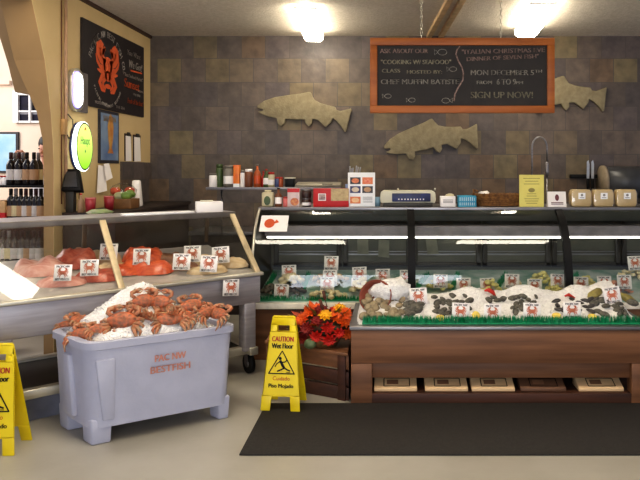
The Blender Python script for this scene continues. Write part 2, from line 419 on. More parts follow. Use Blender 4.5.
# product card hung outside
def lcw(u,v,z): return A0+E1*u+E2*v+Vector((0,0,z))
def lcd(px, py, up=0):      # point where a sight line meets the sloping deck
    kx=(px-CX)/F; ky=(py-CY)/F
    sl=.14/.88; c0 = -(E2.x*A0.x+E2.y*A0.y); c1 = E2.x*kx+E2.y
    Y = (EYE-.79-up+sl*.05-sl*c0)/(ky+sl*c1)
    return Vector((kx*Y,Y,EYE-ky*Y))

# ------------------------------------------------------------------ price cards
def make_card_meshes():
    mb = MB(); mb.box(-.5,.5,0,.03,0,.96); base = mb.mesh('card', m_card, .01, 1)
    Mf = frame((0,-.012,.47),(1,0,0),(0,0,1))
    mb = MB(); crab2d(mb, 0, -.04, .66, 0, Mf, 1.35); em = mb.mesh('emblem', m_cardorange)
    mb = MB(); text(mb,'PACIFIC NW',0,.31,.13,.74,M=Mf,bold=.006); text(mb,'BEST FISH CO.',0,-.43,.13,.78,M=Mf,bold=.006); le = mb.mesh('lettering', m_ink)
    return base, em, le
CARD = make_card_meshes()
def card(p, size, label, group, rz=0, tilt=-10, roll=0):
    t = thing('price_card', label, 'price card', p, 0, group)
    t.rotation_euler = (radians(tilt), radians(roll), rz); t.scale = (size,)*3
    for nm, me in zip(('card','emblem','lettering'), CARD): add_obj(nm, me, t)
    return t

def fillet(name, L, W, H, mats, label, cat, p, rz, group=None, seed=0, tilt=(0,0), taper=.25):
    L*=1.25; W*=1.3; H*=1.1
    mb = MB(); NU, NV = 14, 8
    def fn(i,j):
        s = -1+2*i; t = -1+2*j; w = W/2*(1-abs(s)**2.6)**.6*(1+taper*s); k = noise.noise(Vector((s*2,t*1.5,seed*5.3)))
        return (s*L/2, t*w+.08*W*noise.noise(Vector((s*1.5,seed*2.1,0))), H*(1-abs(t)**2.2)**.6*(1-abs(s)**4)**.5*(1+.55*k+.18*noise.noise(Vector((s*7,t*6,seed*1.9)))))
    def fb(i,j):
        q = fn(i,1-j); return (q[0],q[1],-.012)
    mb.grid(NU,NV,fn); mb.grid(NU,NV,fb)
    return single(name, mb, mats, label, cat, group, p, (tilt[0],tilt[1],rz))
m_pink = mat('pink_fish', (222,170,154), .38, c2=(196,122,108), scale=14, stretch=(1,4,1), coat=.2)
m_salm = mat('salmon_orange', (224,108,62), .36, c2=(198,70,40), scale=20, stretch=(1,5,1), coat=.3)
m_sdark = mat('salmon_dark', (204,112,86), .38, c2=(172,70,52), scale=18, stretch=(1,4,1), coat=.3)
m_whitef = mat('white_fish', (222,196,158), .4, c2=(206,172,130), scale=12, stretch=(1,4,1), coat=.2)
m_brownf = mat('brown_fish', (150,106,76), .45, c2=(126,84,62), scale=12, stretch=(1,4,1))
g = 'fish fillets in the slanted case'
LF = [(42,273,.30,.17,.09,m_pink,'thick pink fish fillet at the left end of the slanted glass case',20),
 (62,284,.26,.13,.05,m_pink,'flat pink fish fillet along the front rail below the leftmost price card',35),
 (76,266,.24,.16,.11,m_sdark,'dark red salmon piece heaped between the two left price cards',10),
 (98,279,.26,.14,.06,m_sdark,'red salmon fillet lying on the front rail left of the middle post',40),
 (100,262,.26,.14,.08,m_whitef,'cream white fish fillet behind the card beside the middle post',10),
 (111,271,.24,.12,.06,m_whitef,'pale white fish fillet touching the middle post on its left',70),
 (131,272,.28,.15,.07,m_salm,'bright orange salmon fillet just right of the middle post',60),
 (150,272,.28,.15,.07,m_salm,'bright orange salmon fillet in front of the card on the salmon heap',25),
 (143,262,.26,.14,.09,m_salm,'orange salmon fillet on top at the back of the salmon heap',30),
 (166,262,.26,.10,.06,m_brownf,'brown skin fish fillet right behind the orange salmon heap',0),
 (178,269,.26,.10,.05,m_brownf,'brown fish fillet under the card right of the salmon heap',10),
 (200,263,.24,.12,.05,m_whitef,'white fish fillet behind the middle of the four right cards',20),
 (207,272,.26,.12,.04,m_whitef,'white fish fillet along the rail in front of the right cards',35),
 (228,266,.26,.13,.06,m_whitef,'pinkish white fish fillet at the right end of the slanted case',20)]
for i,(px,py,L,W,H,m,lab,rz) in enumerate(LF):
    p = lcd(px,py); fillet('fish_fillet',L,W,H,m,lab,'fish fillet',p+Vector((0,0,.0)),radians(rz),g,i,(0.1,0))
g = 'price cards in the slanted case'
for px,py,lab,up in [(62,281,'white crab emblem price card leftmost in slanted case, on pink fillets',.06),(89,276,'white crab emblem price card on red salmon, second from left in slanted case',.06),
    (108,260,'white crab emblem price card half hidden behind the middle glass post',.07),(141,265,'white crab emblem price card planted in the bright orange salmon',.07),
    (181,270,'white crab emblem price card on brown fillet right of the orange salmon',.05),(192,262,'white crab emblem price card standing at the back above brown fillet',.06),
    (208,272,'white crab emblem price card nearest the front rail on white fish',.04),(221,263,'white crab emblem price card at the back of the right end of slanted case',.06)]:
    p = lcd(px,py,up); card(p, 17*p.y/F, lab, g, radians(R.uniform(0,14)), -12, R.uniform(-4,4))
p = lcw(px_u(230),-.012,.0); p.z = EYE-(296-CY)*p.y/F
t = card(p, 17.5*p.y/F, 'white paper price tag taped outside the steel front below right end of slanted case', None, ang, -6, 6)

# items on top of the left case
p = lcw(LW-.17,.6,1.25)
mb = MB(); mb.box(-.105,.105,-.07,.07,0,.085); t = thing('white_carton','small white carton on top of slanted case near its right end','carton',p,ang-.3)
part('carton_body', mb, m_card, t, .003); mb = MB(); mb.box(-.07,.03,-.04,.04,.086,.096); part('paper_flap', mb, m_cream, t, .003)
mb = MB(); mb.box(-.27,.27,-.06,.06,0,.014); single('paper_stack', mb, m_white, 'flat white wrapping paper lying on top of the slanted case', 'paper', None, lcw(LW-.60,.58,1.25), (0,0,ang), .003)

# ------------------------------------------------------------------ under the left case
t = thing('storage_box','white storage box on the floor beyond the slanted case at left edge','storage box',(-3.60,5.45,0)); mb = MB(); mb.box(-.2,.165,-.12,.12,0,.30); part('box_body',mb,m_white,t,.01)
mb = MB(); mb.box(-.205,.17,-.125,.125,.30,.33); part('box_lid',mb,m_white,t,.006)

# ------------------------------------------------------------------ fish tote with ice and crabs
FL = Vector((-1.735,3.55,0)); FR = Vector((-.985,3.995,0)); BL = Vector((-2.13,3.885,0)); S = BL-FL; Q = FR-FL
tt = thing('insulated_tote','lilac white insulated fish tote heaped with ice and crabs','tote',FL+(Q+S)*.5)
C0 = (Q+S)*.5
def tp(u,v,z): return Q*(u-.5)+S*(v-.5)+Vector((0,0,z))
def rrect(z, ins, n=5, r=.09):
    out = []
    for (cu,cv,a0) in ((0+ins,0+ins,pi),(1-ins,0+ins,1.5*pi),(1-ins,1-ins,0),(0+ins,1-ins,.5*pi)):
        ru = r; rv = r*1.9
        ccu = cu+(ru if cu<.5 else -ru); ccv = cv+(rv if cv<.5 else -rv)
        for k in range(n+1):
            a = a0+.5*pi*k/n; out.append(tp(ccu+ru*cos(a), ccv+rv*sin(a), z))
    return out
mb = MB(); rings = [rrect(.10,.03),rrect(.45,.012),rrect(.555,.005),rrect(.56,-.012),rrect(.60,-.012),rrect(.605,0),rrect(.605,.04,r=.07),rrect(.56,.05,r=.065),rrect(.50,.05,r=.065)]
n = len(rings[0]); vs = [v for r in rings for v in r]; fs = []
for i in range(len(rings)-1):
    for k in range(n): fs.append((i*n+k,i*n+(k+1)%n,(i+1)*n+(k+1)%n,(i+1)*n+k))
fs.append(tuple(range(n-1,-1,-1))); fs.append(tuple(range((len(rings)-1)*n,len(rings)*n)))
mb.add(vs,fs,0,True); o = part('tote_body',mb,m_tote,tt); o.data.set_sharp_from_angle(angle=radians(40))
for u0,u1,v0,v1 in ((.035,.17,.05,.30),(.88,.968,.05,.28),(.035,.17,.68,.93),(.88,.968,.70,.94)):
    mb = MB(); du=.008; dv=.012
    mb.hexa([tp(u0+du,v0+dv,0),tp(u1-du,v0+dv,0),tp(u1-du,v1-dv,0),tp(u0+du,v1-dv,0)],[tp(u0,v0,.15),tp(u1,v0,.15),tp(u1,v1,.15),tp(u0,v1,.15)])
    part('leg',mb,m_tote,tt,.012)
# corner rib + grip notch on front left and right side latch
mb = MB(); mb.hexa([tp(.10,.012,.14),tp(.17,.012,.14),tp(.17,.04,.14),tp(.10,.04,.14)],[tp(.05,-.012,.5),tp(.17,-.012,.5),tp(.17,.03,.5),tp(.05,.03,.5)]); part('corner_rib',mb,m_tote,tt,.01)
mb = MB(); mb.hexa([tp(-.005,.35,.14),tp(.03,.35,.14),tp(.03,.62,.14),tp(-.005,.62,.14)],[tp(-.02,.42,.5),tp(.03,.42,.5),tp(.03,.55,.5),tp(-.02,.55,.5)]); part('end_rib',mb,m_tote,tt,.01)
mb = MB(); mb.hexa([tp(1.0,.18,.47),tp(1.015,.18,.47),tp(1.015,.34,.47),tp(1.0,.34,.47)],[tp(1.0,.18,.54),tp(1.02,.18,.54),tp(1.02,.34,.54),tp(1.0,.34,.54)]); part('side_latch',mb,mat('grey_latch',(80,80,96),.5),tt,.004)
mb = MB(); Mt = frame(tp(.525,-.001,.445),Q,(0,0,1)) ; Mt = Mt @ Matrix.Translation((0,0,.012))
text(mb,'PAC NW',0,.0,.042,.18,M=Mt,bold=.002); text(mb,'BESTFISH',-.0,-.068,.042,.23,M=Mt,bold=.002)
part('lettering',mb,mat('faded_orange',(204,128,104),.7,c2=(196,142,126),scale=24),tt)
def iceh(u,v):
    z = .585+.25*math.exp(-((u-.48)/.36)**2-((v-.66)/.46)**2)+.02*noise.noise(Vector((u*9,v*9,1)))
    z += .045*math.exp(-((u-.55)/.12)**2-((v-.62)/.22)**2)
    e = min(u,1-u,v,1-v); return .55+(z-.55)*min(1,max(0,e/.10))**.7
mb = MB(); mb.grid(60,40,lambda i,j: tuple(tp(.045+.91*i,.05+.9*j,iceh(i,j)+.008*noise.noise(Vector((i*40,j*40,2))))))
for k in range(260):
    u,v = R.uniform(.04,.95),R.uniform(.03,.9); p = tp(.045+.91*u,.05+.9*v,iceh(u,v)+.002); s = R.uniform(.004,.009)
    mb.blob(p,(s,s,s*.8),.4,3,k,1)
single('crushed_ice',mb,m_ice,'white crushed ice heaped in the lilac tote','ice',None,FL+C0,kind='stuff')

m_shell = mat('crab_shell',(190,102,62),.5,c2=(124,84,62),scale=45,bump=.2,bscale=60)
m_belly = mat('crab_belly',(214,176,128),.5,c2=(190,130,86),scale=25)
m_leg = mat('crab_leg',(184,104,66),.5,c2=(168,138,106),scale=28)
def make_crab():
    t = thing('cooked_crab','','crab')
    mb = MB(); NU,NV=18,8
    # carapace: wide oval with pointed sides, domed top, pale flat underside
    def cf(sign):
        def f(i,j):
            a = 2*pi*i; r = j
            rx = .085*(1+.10*abs(cos(a))**6); ry = .055*(1 if sin(a)>0 else .85)
            rr = r*(1+.03*cos(14*a)*(r>.9))
            return (rx*cos(a)*rr, ry*sin(a)*rr, .02+sign*(.032 if sign>0 else .016)*sqrt(max(0,1-r*r))+.004*noise.noise(Vector((cos(a)*r*4,sin(a)*r*4,0)))*(1-r))
        return f
    f1 = cf(1); f2 = cf(-1)
    mb.grid(NU,NV,lambda i,j: f1(i,1-j)); carap = part('carapace',mb,m_shell,t)
    mb = MB(); mb.grid(NU,NV,f2); part('underside',mb,m_belly,t)
    for s in (-1,1):
        for k,a in enumerate((20,-8,-34,-60)):
            a = radians(a); d = Vector((s*cos(a),sin(a),0)); b = Vector((s*.062,-.01-.012*k,.018)) 
            q = Vector((-d.y,d.x,0))*s
            mb = MB(); mb.tube([b,b+d*.036+Vector((0,0,.014)),b+d*.058-Vector((0,.008,.002)),b+d*.066+Vector((-s*.016,-.03,-.022))],[.010,.012,.009,.003],7); part('leg',mb,m_leg,t)
        b = Vector((s*.06,.03,.018))
        mb = MB(); mb.tube([b,b+Vector((s*.026,.02,.008)),b+Vector((s*.024,.04,.006)),b+Vector((-s*.004,.052,.002))],[.012,.014,.015,.018],8)
        c = b+Vector((-s*.004,.052,.002)); mb.tube([c,c+Vector((-s*.03,.012,0)),c+Vector((-s*.055,.004,0))],[.017,.012,.002],8); mb.tube([c+Vector((-s*.01,-.01,0)),c+Vector((-s*.032,-.012,0)),c+Vector((-s*.05,-.002,0))],[.009,.007,.002],7)
        part('claw',mb,m_leg,t)
    return t
g = 'crabs on the tote of ice'
CR = [(69,326,20,30,'orange crab at the far left end of the tote rim',.8),(84,336,-20,38,'orange crab on the front rim near left corner of the tote',.85),
 (77,322,70,25,'orange crab behind the front left corner crab of the tote',.75),(101,331,15,20,'brown crab half buried in ice left of the centre front crab',.8),
 (123,322,-8,50,'big bright orange crab alone at the centre front of the ice',1.05),
 (144,302,10,66,'brown crab at the top left of the stacked cluster under the ice peak',.85),(160,303,-15,62,'brown crab at the top right of the stacked cluster under the ice peak',.85),
 (146,313,150,-40,'upturned crab showing pale belly in the middle of the stacked cluster',.85),(162,313,190,-40,'upturned crab showing pale belly right of the stacked cluster',.85),
 (170,321,5,40,'orange crab lying on the rim below the stacked cluster',.95),(183,318,-25,38,'orange crab on the front rim right of the tote lettering',.85),
 (191,307,20,44,'orange crab higher on the right slope with ice over its shell',.85),(206,314,40,35,'orange crab second from the right end of the tote',.8),(219,316,-50,35,'orange crab at the right end corner of the tote',.85)]
def tote_at(px,py):
    inv = Matrix(((Q.x,S.x),(Q.y,S.y))).inverted()
    Y=3.5
    while Y<4.5:
        p=yp(px,py,Y); w=inv@Vector((p.x-FL.x,p.y-FL.y)); u=(w[0]-.045)/.91; v=(w[1]-.05)/.9
        if 0<=u<=1 and 0<=v<=1 and p.z<=iceh(u,v): return p
        Y+=.004
    return yp(px,py,4.0)
crab0 = make_crab()
for i,(u,v,rz,tilt,lab,s) in enumerate(CR):
    p = tote_at(u,v)
    rot = (radians(tilt),0,radians(rz+18)) if tilt>0 else (radians(180+tilt+75),0,radians(rz))
    if i == 0: c = crab0; c.location = p; c.rotation_euler = rot; c.scale = (s,)*3; c['label'] = lab; c['group'] = g
    else: c = dup(crab0,p,rot,lab,s,group=g)
u,v=.30,.42; mb = MB(); mb.tube([(-.045,0,0),(-.015,.01,.01),(.02,.006,.008),(.05,-.004,0)],[.006,.014,.013,.003],8)
single('crab_claw',mb,mat('claw_brown',(150,84,50),.5,c2=(112,64,40),scale=30),'loose brown crab claw lying alone on the ice left of the peak','crab claw',None,FL+C0+tp(.045+.91*u,.05+.9*v,iceh(u,v)+.012),(0,-.3,.7))

# ------------------------------------------------------------------ wet floor signs
def floor_sign(label, loc, rz):
    t = thing('wet_floor_sign',label,'floor sign',loc,rz,'yellow wet floor signs')
    H=.60; lean=.10
    def panel(sign):
        # outline in panel plane: tapered with handle slot and two legs
        zs = lambda z: -sign*lean*(1-z/H)*1.0
        def hw(z): return .133-(.133-.078)*z/H
        mb = MB(); TH=.012
        def quad(x0b,x1b,z0,x0t,x1t,z1):
            b0 = zs(z0)-TH/2; t0 = zs(z1)-TH/2
            mb.hexa([(x0b,b0,z0),(x1b,b0,z0),(x1b,b0+TH,z0),(x0b,b0+TH,z0)],[(x0t,t0,z1),(x1t,t0,z1),(x1t,t0+TH,z1),(x0t,t0+TH,z1)])
        quad(-hw(0),-.07,0,-hw(.095),-.06,.095); quad(.07,hw(0),0,.06,hw(.095),.095)
        quad(-hw(.095),hw(.095),.095,-hw(.50),hw(.50),.50)
        quad(-hw(.50),-.042,.50,-hw(.545),-.042,.545); quad(.042,hw(.50),.50,.042,hw(.545),.545)
        quad(-hw(.545),hw(.545),.545,-hw(H),hw(H),H)
        return mb
    f = part('front_panel',panel(1),m_yellow,t,.004); b = part('rear_panel',panel(-1),m_yellow,t,.004)
    mb = MB(); mb.tube([(-.07,0,H-.004),(.07,0,H-.004)],.010,8); part('hinge',mb,m_yellow,t)
    d = Vector((0,lean,H)).normalized(); M = frame((0,-lean,0),(1,0,0),d) @ Matrix.Translation((0,0,.0085))
    mr = MB(); mk = MB()
    text(mr,'CAUTION',0,.445,.034,.145,M=M,bold=.0015); text(mk,'Wet Floor',0,.400,.034,.145,M=M,bold=.0018)
    text(mr,'Cuidado',0,.195,.026,.115,M=M); text(mk,'Piso Mojado',0,.148,.026,.165,M=M,bold=.0012)
    tri = [(-.088,.235),(.088,.235),(0,.385),(-.088,.235),(.0,.235)]; ribbon(mk,[(0,.384),(-.087,.238)],.007,M=M); ribbon(mk,[(0,.384),(.087,.238)],.007,M=M); ribbon(mk,[(-.09,.238),(.09,.238)],.007,M=M)
    disc(mk,-.012,.335,.010,.010,M=M)
    ribbon(mk,[(-.012,.322),(.006,.29),(.02,.27)],[.016,.018,.014],M=M); ribbon(mk,[(-.01,.316),(-.035,.30),(-.045,.28)],.007,M=M); ribbon(mk,[(-.005,.31),(.02,.312),(.035,.325)],.007,M=M)
    ribbon(mk,[(.018,.275),(.04,.262),(.058,.256)],.009,M=M); ribbon(mk,[(.016,.273),(-.005,.262),(-.03,.252)],.009,M=M)
    ribbon(mk,[(.03,.247),(.06,.247)],.004,M=M)
    part('red_lettering',mr,m_signred,f); part('black_lettering',mk,m_black,f)
    return t
s1 = floor_sign('yellow wet floor sign standing between the white tote and the flower crate',(-.715,4.185,.012),radians(-5))
floor_sign('yellow wet floor sign cut off at the left edge of the picture',(-2.245,3.565,.0),radians(4))

# ------------------------------------------------------------------ floor mat
mb = MB(); mb.box(-.845,2.6,3.47,4.232,0,.011); t = single('floor_mat',mb,m_mat,'long dark rubber mat on the floor before the wooden ice bin','floor mat',None,bevel=.004)

# ------------------------------------------------------------------ wooden ice bin
BX0,BX1,BY0,BY1 = -.267,1.80,4.24,5.0
t = thing('ice_bin','wooden ice bin with steel rim, full of shellfish on ice','display bin',(0,0,0)); ib = t
mb = MB(); mb.box(BX0,BX1,BY0,BY0+.035,.277,.505); part('front_plank',mb,m_wood,t,.004)
mb = MB(); mb.box(BX0+.01,BX1-.01,BY0+.04,BY0+.07,.165,.277); part('inner_plank',mb,m_wood,t,.003)
for x in (BX0,BX1-.145):
    for y in (BY0+.004,BY1-.1):
        mb = MB(); mb.box(x,x+.145,y,y+.09,0,.277); part('leg',mb,m_wood,t,.005)
mb = MB(); mb.box(BX0,BX0+.03,BY0+.035,BY1,.235,.505); mb.box(BX1-.03,BX1,BY0+.035,BY1,.235,.505); mb.box(BX0,BX1,BY1-.03,BY1,.1,.505); part('side_panel',mb,m_wood2,t)
mb = MB(); mb.box(BX0+.1,BX1-.1,BY0+.01,BY0+.045,0.0,.068); part('bottom_plank',mb,m_wood2,t,.004)
mb = MB(); mb.box(BX0+.02,BX1-.02,BY0+.05,BY1-.03,.05,.066); part('lower_shelf',mb,m_wood2,t)
mb = MB(); mb.box(BX0-.01,BX1+.01,BY0-.012,BY0+.05,.505,.53); mb.box(BX0-.01,BX0+.05,BY0+.05,BY1,.505,.53); mb.box(BX1-.05,BX1+.01,BY0+.05,BY1,.505,.53); mb.box(BX0+.05,BX1-.05,BY1-.05,BY1,.505,.53); part('steel_rim',mb,m_steel,t,.004)
mb = MB(); mb.box(BX0+.03,BX1-.03,BY0+.035,BY1-.03,.46,.47); part('pan',mb,m_steel,t)
# cedar planks on the lower shelf
for (x0,x1,lab,m) in [(374,417,'packaged cedar plank on the bin shelf, leftmost of five',m_cedar),(425,468,'packaged cedar plank on the bin shelf, second from left',m_cedar),(472,515,'packaged cedar plank on the bin shelf, in the middle of five',m_cedar),
    (521,566,'dark packaged cedar plank on the bin shelf, fourth from left',mat('dark_cedar',(120,84,60),.6)),(579,624,'packaged cedar plank on the bin shelf, rightmost and tilted',m_cedar)]:
    Y = 4.292; X0=(x0-CX)*Y/F; X1=(x1-CX)*Y/F; W=(X1-X0)
    t = thing('cedar_plank_pack',lab,'cedar plank',((X0+X1)/2,Y,.0665),0,'cedar plank packs on the bin shelf')
    mb = MB(); mb.hexa([(-W/2,0,0),(W/2,0,0),(W/2,.16,0),(-W/2,.16,0)],[(-W/2,0,.022),(W/2,0,.022),(W/2,.16,.085),(-W/2,.16,.085)]); part('plank',mb,m,t,.003)
    d = Vector((0,.16,.063)).normalized(); M = frame((0,0,.022),(1,0,0),d) @ Matrix.Translation((0,0,.0025)); mb = MB()
    a,b,c,e = -W*.27,W*.33,.02,.10
    for l in ([(a,c),(b,c)],[(b,c),(b,e)],[(b,e),(a,e)],[(a,e),(a,c)]): ribbon(mb,l,.006,M=M)
    part('band',mb,m_black,t)
    mb = MB(); mb.add([(a+.02,c+.02,0),(a+.1,c+.02,0),(a+.1,e-.015,0),(a+.02,e-.015,0)],[(0,1,2,3)],0,False,M); part('paper_label',mb,mat('tan_paper',(150,108,78),.6),t)
# ice
def bice(X,Y):
    t = (Y-4.28)/.66
    z = .545+.075*min(1,max(0,t*1.5))
    for cx,cy,h,sx,sy in ((-.06,4.72,.115,.16,.2),(.25,4.66,.03,.2,.2),(.62,4.72,.085,.17,.18),(1.04,4.74,.095,.20,.18),(1.42,4.72,.095,.13,.18),(1.68,4.76,.13,.15,.17)):
        z += h*math.exp(-((X-cx)/sx)**2-((Y-cy)/sy)**2)
    z += .014*noise.noise(Vector((X*11,Y*11,4)))
    return z
IX0,IX1,IY0,IY1 = BX0+.02,BX1-.04,BY0+.055,BY1-.03
def fi(i,j):
    X=IX0+(IX1-IX0)*i; Y=IY0+(IY1-IY0)*j; e=min(i*12,(1-i)*30,j*5,(1-j)*5+.3,1)
    return (X,Y,.515+(bice(X,Y)-.515)*max(0,e)**.5+.005*noise.noise(Vector((X*60,Y*60,1))))
mb = MB(); mb.grid(120,44,fi)
for k in range(350):
    X=R.uniform(IX0+.05,IX1-.05); Y=R.uniform(IY0+.05,IY1-.2); s=R.uniform(.004,.009); mb.blob((X,Y,bice(X,Y)+.002),(s,s,s*.8),.4,3,k,1)
single('crushed_ice',mb,m_ice,'long bed of white crushed ice filling the wooden bin','ice',None,kind='stuff')
# plastic grass strips
def grass(x0,x1,y0,y1,z,h,lab,cat='plastic grass',n=900,floor=None):
    mb = MB(); mb.box(x0,x1,y0,y1,z,z+.012)
    for k in range(n):
        x=R.uniform(x0+.004,x1-.004); y=R.uniform(y0+.003,y1-.003); a=R.uniform(0,pi); w=.004; hh=h*R.uniform(.75,1.1); lx=R.uniform(-.006,.006); ly=R.uniform(-.008,.004)
        mb.add([(x-w*cos(a),y-w*sin(a),z+.01),(x+w*cos(a),y+w*sin(a),z+.01),(x+lx,y+ly,z+hh)],[(0,1,2)])
    return single('plastic_grass_strip',mb,m_grass,lab,cat,None)
grass((362-CX)*4.27/F,IX1,4.295,4.33,.53,.062,'green plastic grass strip along the front edge of the ice bin','plastic grass',2000)

# shellfish on the bin ice
def bin_at(px,py):
    lo=4.31
    Y=lo
    while Y<4.95:
        p = yp(px,py,Y)
        if p.z <= bice(p.x,Y): return Vector((p.x,Y,bice(p.x,Y)))
        Y += .005
    return Vector((p.x,4.85,bice(p.x,4.85)))
m_clam = mat('tan_clam',(150,134,104),.5,c2=(112,96,74),scale=30,stretch=(1,1,3),bump=.3,bscale=80)
m_oyst = mat('grey_oyster',(120,114,100),.65,c2=(66,62,56),scale=30,bump=.8,bscale=70)
m_mus = mat('black_mussel',(52,48,50),.35,c2=(84,76,66),scale=20)
def clam_mesh():
    mb = MB()
    for s in (1,-1):
        def f(i,j):
            a=2*pi*i; r=j; q=.030*(1+.12*cos(a))*r; return (q*cos(a)*1.1,q*sin(a),s*.017*sqrt(max(0,1-r**2.2))+.0008*sin(r*40))
        if s>0: mb.grid(16,6,lambda i,j:f(i,1-j))
        else: mb.grid(16,6,f)
    return mb.mesh('clam',m_clam)
def oyster_mesh(seed):
    mb = MB(); 
    for s in (1,-1):
        def f(i,j):
            a=2*pi*i; r=j; k=1+.18*noise.noise(Vector((cos(a)*1.5,sin(a)*1.5,seed))); return (.055*k*cos(a)*r,.032*k*sin(a)*r,s*(.02 if s>0 else .008)*sqrt(max(0,1-r*r))*(1+.5*noise.noise(Vector((cos(a)*r*5,sin(a)*r*5,seed*2.)))))
        if s>0: mb.grid(14,6,lambda i,j:f(i,1-j))
        else: mb.grid(14,6,f)
    return mb.mesh('oyster',m_oyst)
def mussel_mesh():
    mb = MB(); mb.tube([(-.035,0,0),(-.02,.002,0),(.0,.004,0),(.02,.002,0),(.034,0,0)],[.003,.012,.017,.015,.004],8,flat=.7); return mb.mesh('mussel',m_mus)
CL=clam_mesh(); OY=[oyster_mesh(k) for k in range(3)]; MU=mussel_mesh()
def scatter(name, meshes, px0,px1,py0,py1,n,label,cat,group,up=.006,s0=.9,s1=1.2,pts=None):
    placed=[]; tries=0
    while len(placed)<n and tries<600:
        tries+=1
        px=R.uniform(px0,px1); py=R.uniform(py0,py1)
        if any((px-a)**2+((py-b)*1.5)**2 < 20 for a,b in placed): continue
        placed.append((px,py)); p=bin_at(px,py); me=meshes[len(placed)%len(meshes)]
        o=add_obj(name,me); o.location=p+Vector((0,0,up)); s=R.uniform(s0,s1); o.scale=(s,s,s)
        o.rotation_euler=(R.uniform(.3,1.1),R.uniform(-.4,.4),R.uniform(-1,1)*1.2); tag(o,label,cat,group)
g='shellfish in the ice bin'
scatter('clam',[CL],363,402,296,318,24,'tan clam in the pile spilling from the tipped bowl in the bin','clam',g)
scatter('oyster',OY,404,428,306,317,6,'grey oyster on ice right of the clam pile','oyster',g)
scatter('oyster',OY,434,470,297,315,20,'grey oyster in the heap behind the third price card of bin','oyster',g,s0=.55,s1=.85)
scatter('oyster',OY,488,504,297,303,4,'small dark oyster along the crest of the middle ice mound','oyster',g,s0=.6,s1=.8)
scatter('oyster',OY,512,536,297,313,14,'dark oyster in the cluster left of the fifth price card of bin','oyster',g,s0=.55,s1=.85)
scatter('mussel',[MU],554,592,300,314,16,'black mussel around the price card in the right half of the bin','mussel',g,s0=.9,s1=1.3)
scatter('oyster',OY,590,634,300,317,14,'brownish oyster on the right end mound of the ice bin','oyster',g,s0=.6,s1=.9)
# tipped bowl
p = bin_at(368,302); mb = MB(); prof=[(.05,0),(.085,.02),(.115,.06),(.125,.085),(.117,.085),(.107,.06),(.078,.028),(.0,.012)]
mb.lathe(prof,24); single('tipped_bowl',mb,mat('terracotta',(140,70,48),.5,c2=(118,56,38)),'reddish brown bowl tipped on its side holding clams and ice','bowl',None,Vector((p.x+.075,p.y+.05,p.z+.01)),(radians(60),radians(-30),0))
p=bin_at(387,290); mb=MB(); mb.blob((.05,-.02,.0),(.15,.10,.085),.35,3,5,3); single('crushed_ice',mb,m_ice,'clump of crushed ice on top of the tipped bowl','ice',None,p+Vector((-.02,0,.0)),kind='stuff')
for px,py,lab,fl in [(440,319,'yellow lemon half lying left of the third price card in the bin',0),(476,317,'yellow lemon half standing between third and fourth price cards of the bin',1),(556,317,'yellow lemon wedge before the mussels at the sixth card left',0),(592,318,'pale lemon wedge right of the sixth price card of the bin',0)]:
    p=bin_at(px,py); t=thing('lemon_half',lab,'lemon',p+Vector((0,-.01,.012)),R.uniform(-.4,.4),'lemon halves in the bin'); t.rotation_euler.x=radians(65 if fl else 25)
    mb=MB(); mb.lathe([(.002,-.032),(.018,-.026),(.029,-.012),(.032,0)],18); part('rind',mb,mat('lemon_rind',(232,190,40),.45),t)
    mb=MB(); mb.lathe([(.0315,.0),(.027,.002),(.004,.0025)],18); part('flesh',mb,mat('lemon_flesh',(238,212,110),.4,c2=(230,196,80),scale=40),t)
mb=MB(); mb.tube([(-.05,0,0),(-.02,.01,.02),(.02,.008,.02),(.05,-.01,.0)],[.006,.016,.016,.004],8)
single('lobster_claw',mb,mat('bright_red_shell',(206,52,38),.4),'small red shell tip poking from ice at the second mound','shellfish',None,bin_at(490,296)+Vector((0,0,.016)),(0,.5,.3))
o=bpy.data.objects[-1] if False else None
mb=MB(); mb.tube([(-.04,0,0),(-.01,.01,.015),(.04,-.01,.0)],[.006,.013,.004],8)
single('crab_claw',mb,MATS['bright_red_shell'],'small red shell tip poking from ice beside the dark mullion','shellfish',None,bin_at(570,299)+Vector((0,0,.012)),(0,.2,.1))
p=bin_at(594,296); mb=MB(); mb.blob((0,0,0),(.075,.045,.03),.2,2,3,2); single('large_shell',mb,mat('olive_shell',(156,142,76),.5,c2=(120,106,56),scale=20),'large olive green shell left of the highest price card in bin','shell',None,p+Vector((0,0,.01)),(0,-.5,.3))
p=bin_at(632,300); mb=MB(); mb.blob((0,0,0),(.075,.045,.03),.2,2,4,2); single('large_shell',mb,MATS['olive_shell'],'large dark olive shell right of the highest price card in bin','shell',None,p+Vector((-.02,.02,.0)),(0,.5,-.3))
g='price cards in the ice bin'
for px,py,lab in [(389,299,'white crab emblem price card standing atop the clam pile in the ice bin'),(419,305,'white crab emblem price card on ice just right of the clam pile'),(460.5,320,'white crab emblem price card before the grey oyster heap at bin grass'),
    (493,321,'white crab emblem price card at bin grass before the middle ice mound'),(532,320,'white crab emblem price card at bin grass touching the dark oyster cluster'),(572.5,319,'white crab emblem price card at bin grass among the black mussels'),(614,304,'white crab emblem price card tilted high on the right end ice mound')]:
    p=bin_at(px,py); 
    if py>312: p=yp(px,py,4.345)
    card(p,17.5*p.y/F,lab,g,radians(R.uniform(-6,6)),-10,-8 if px>600 else R.uniform(-3,3))

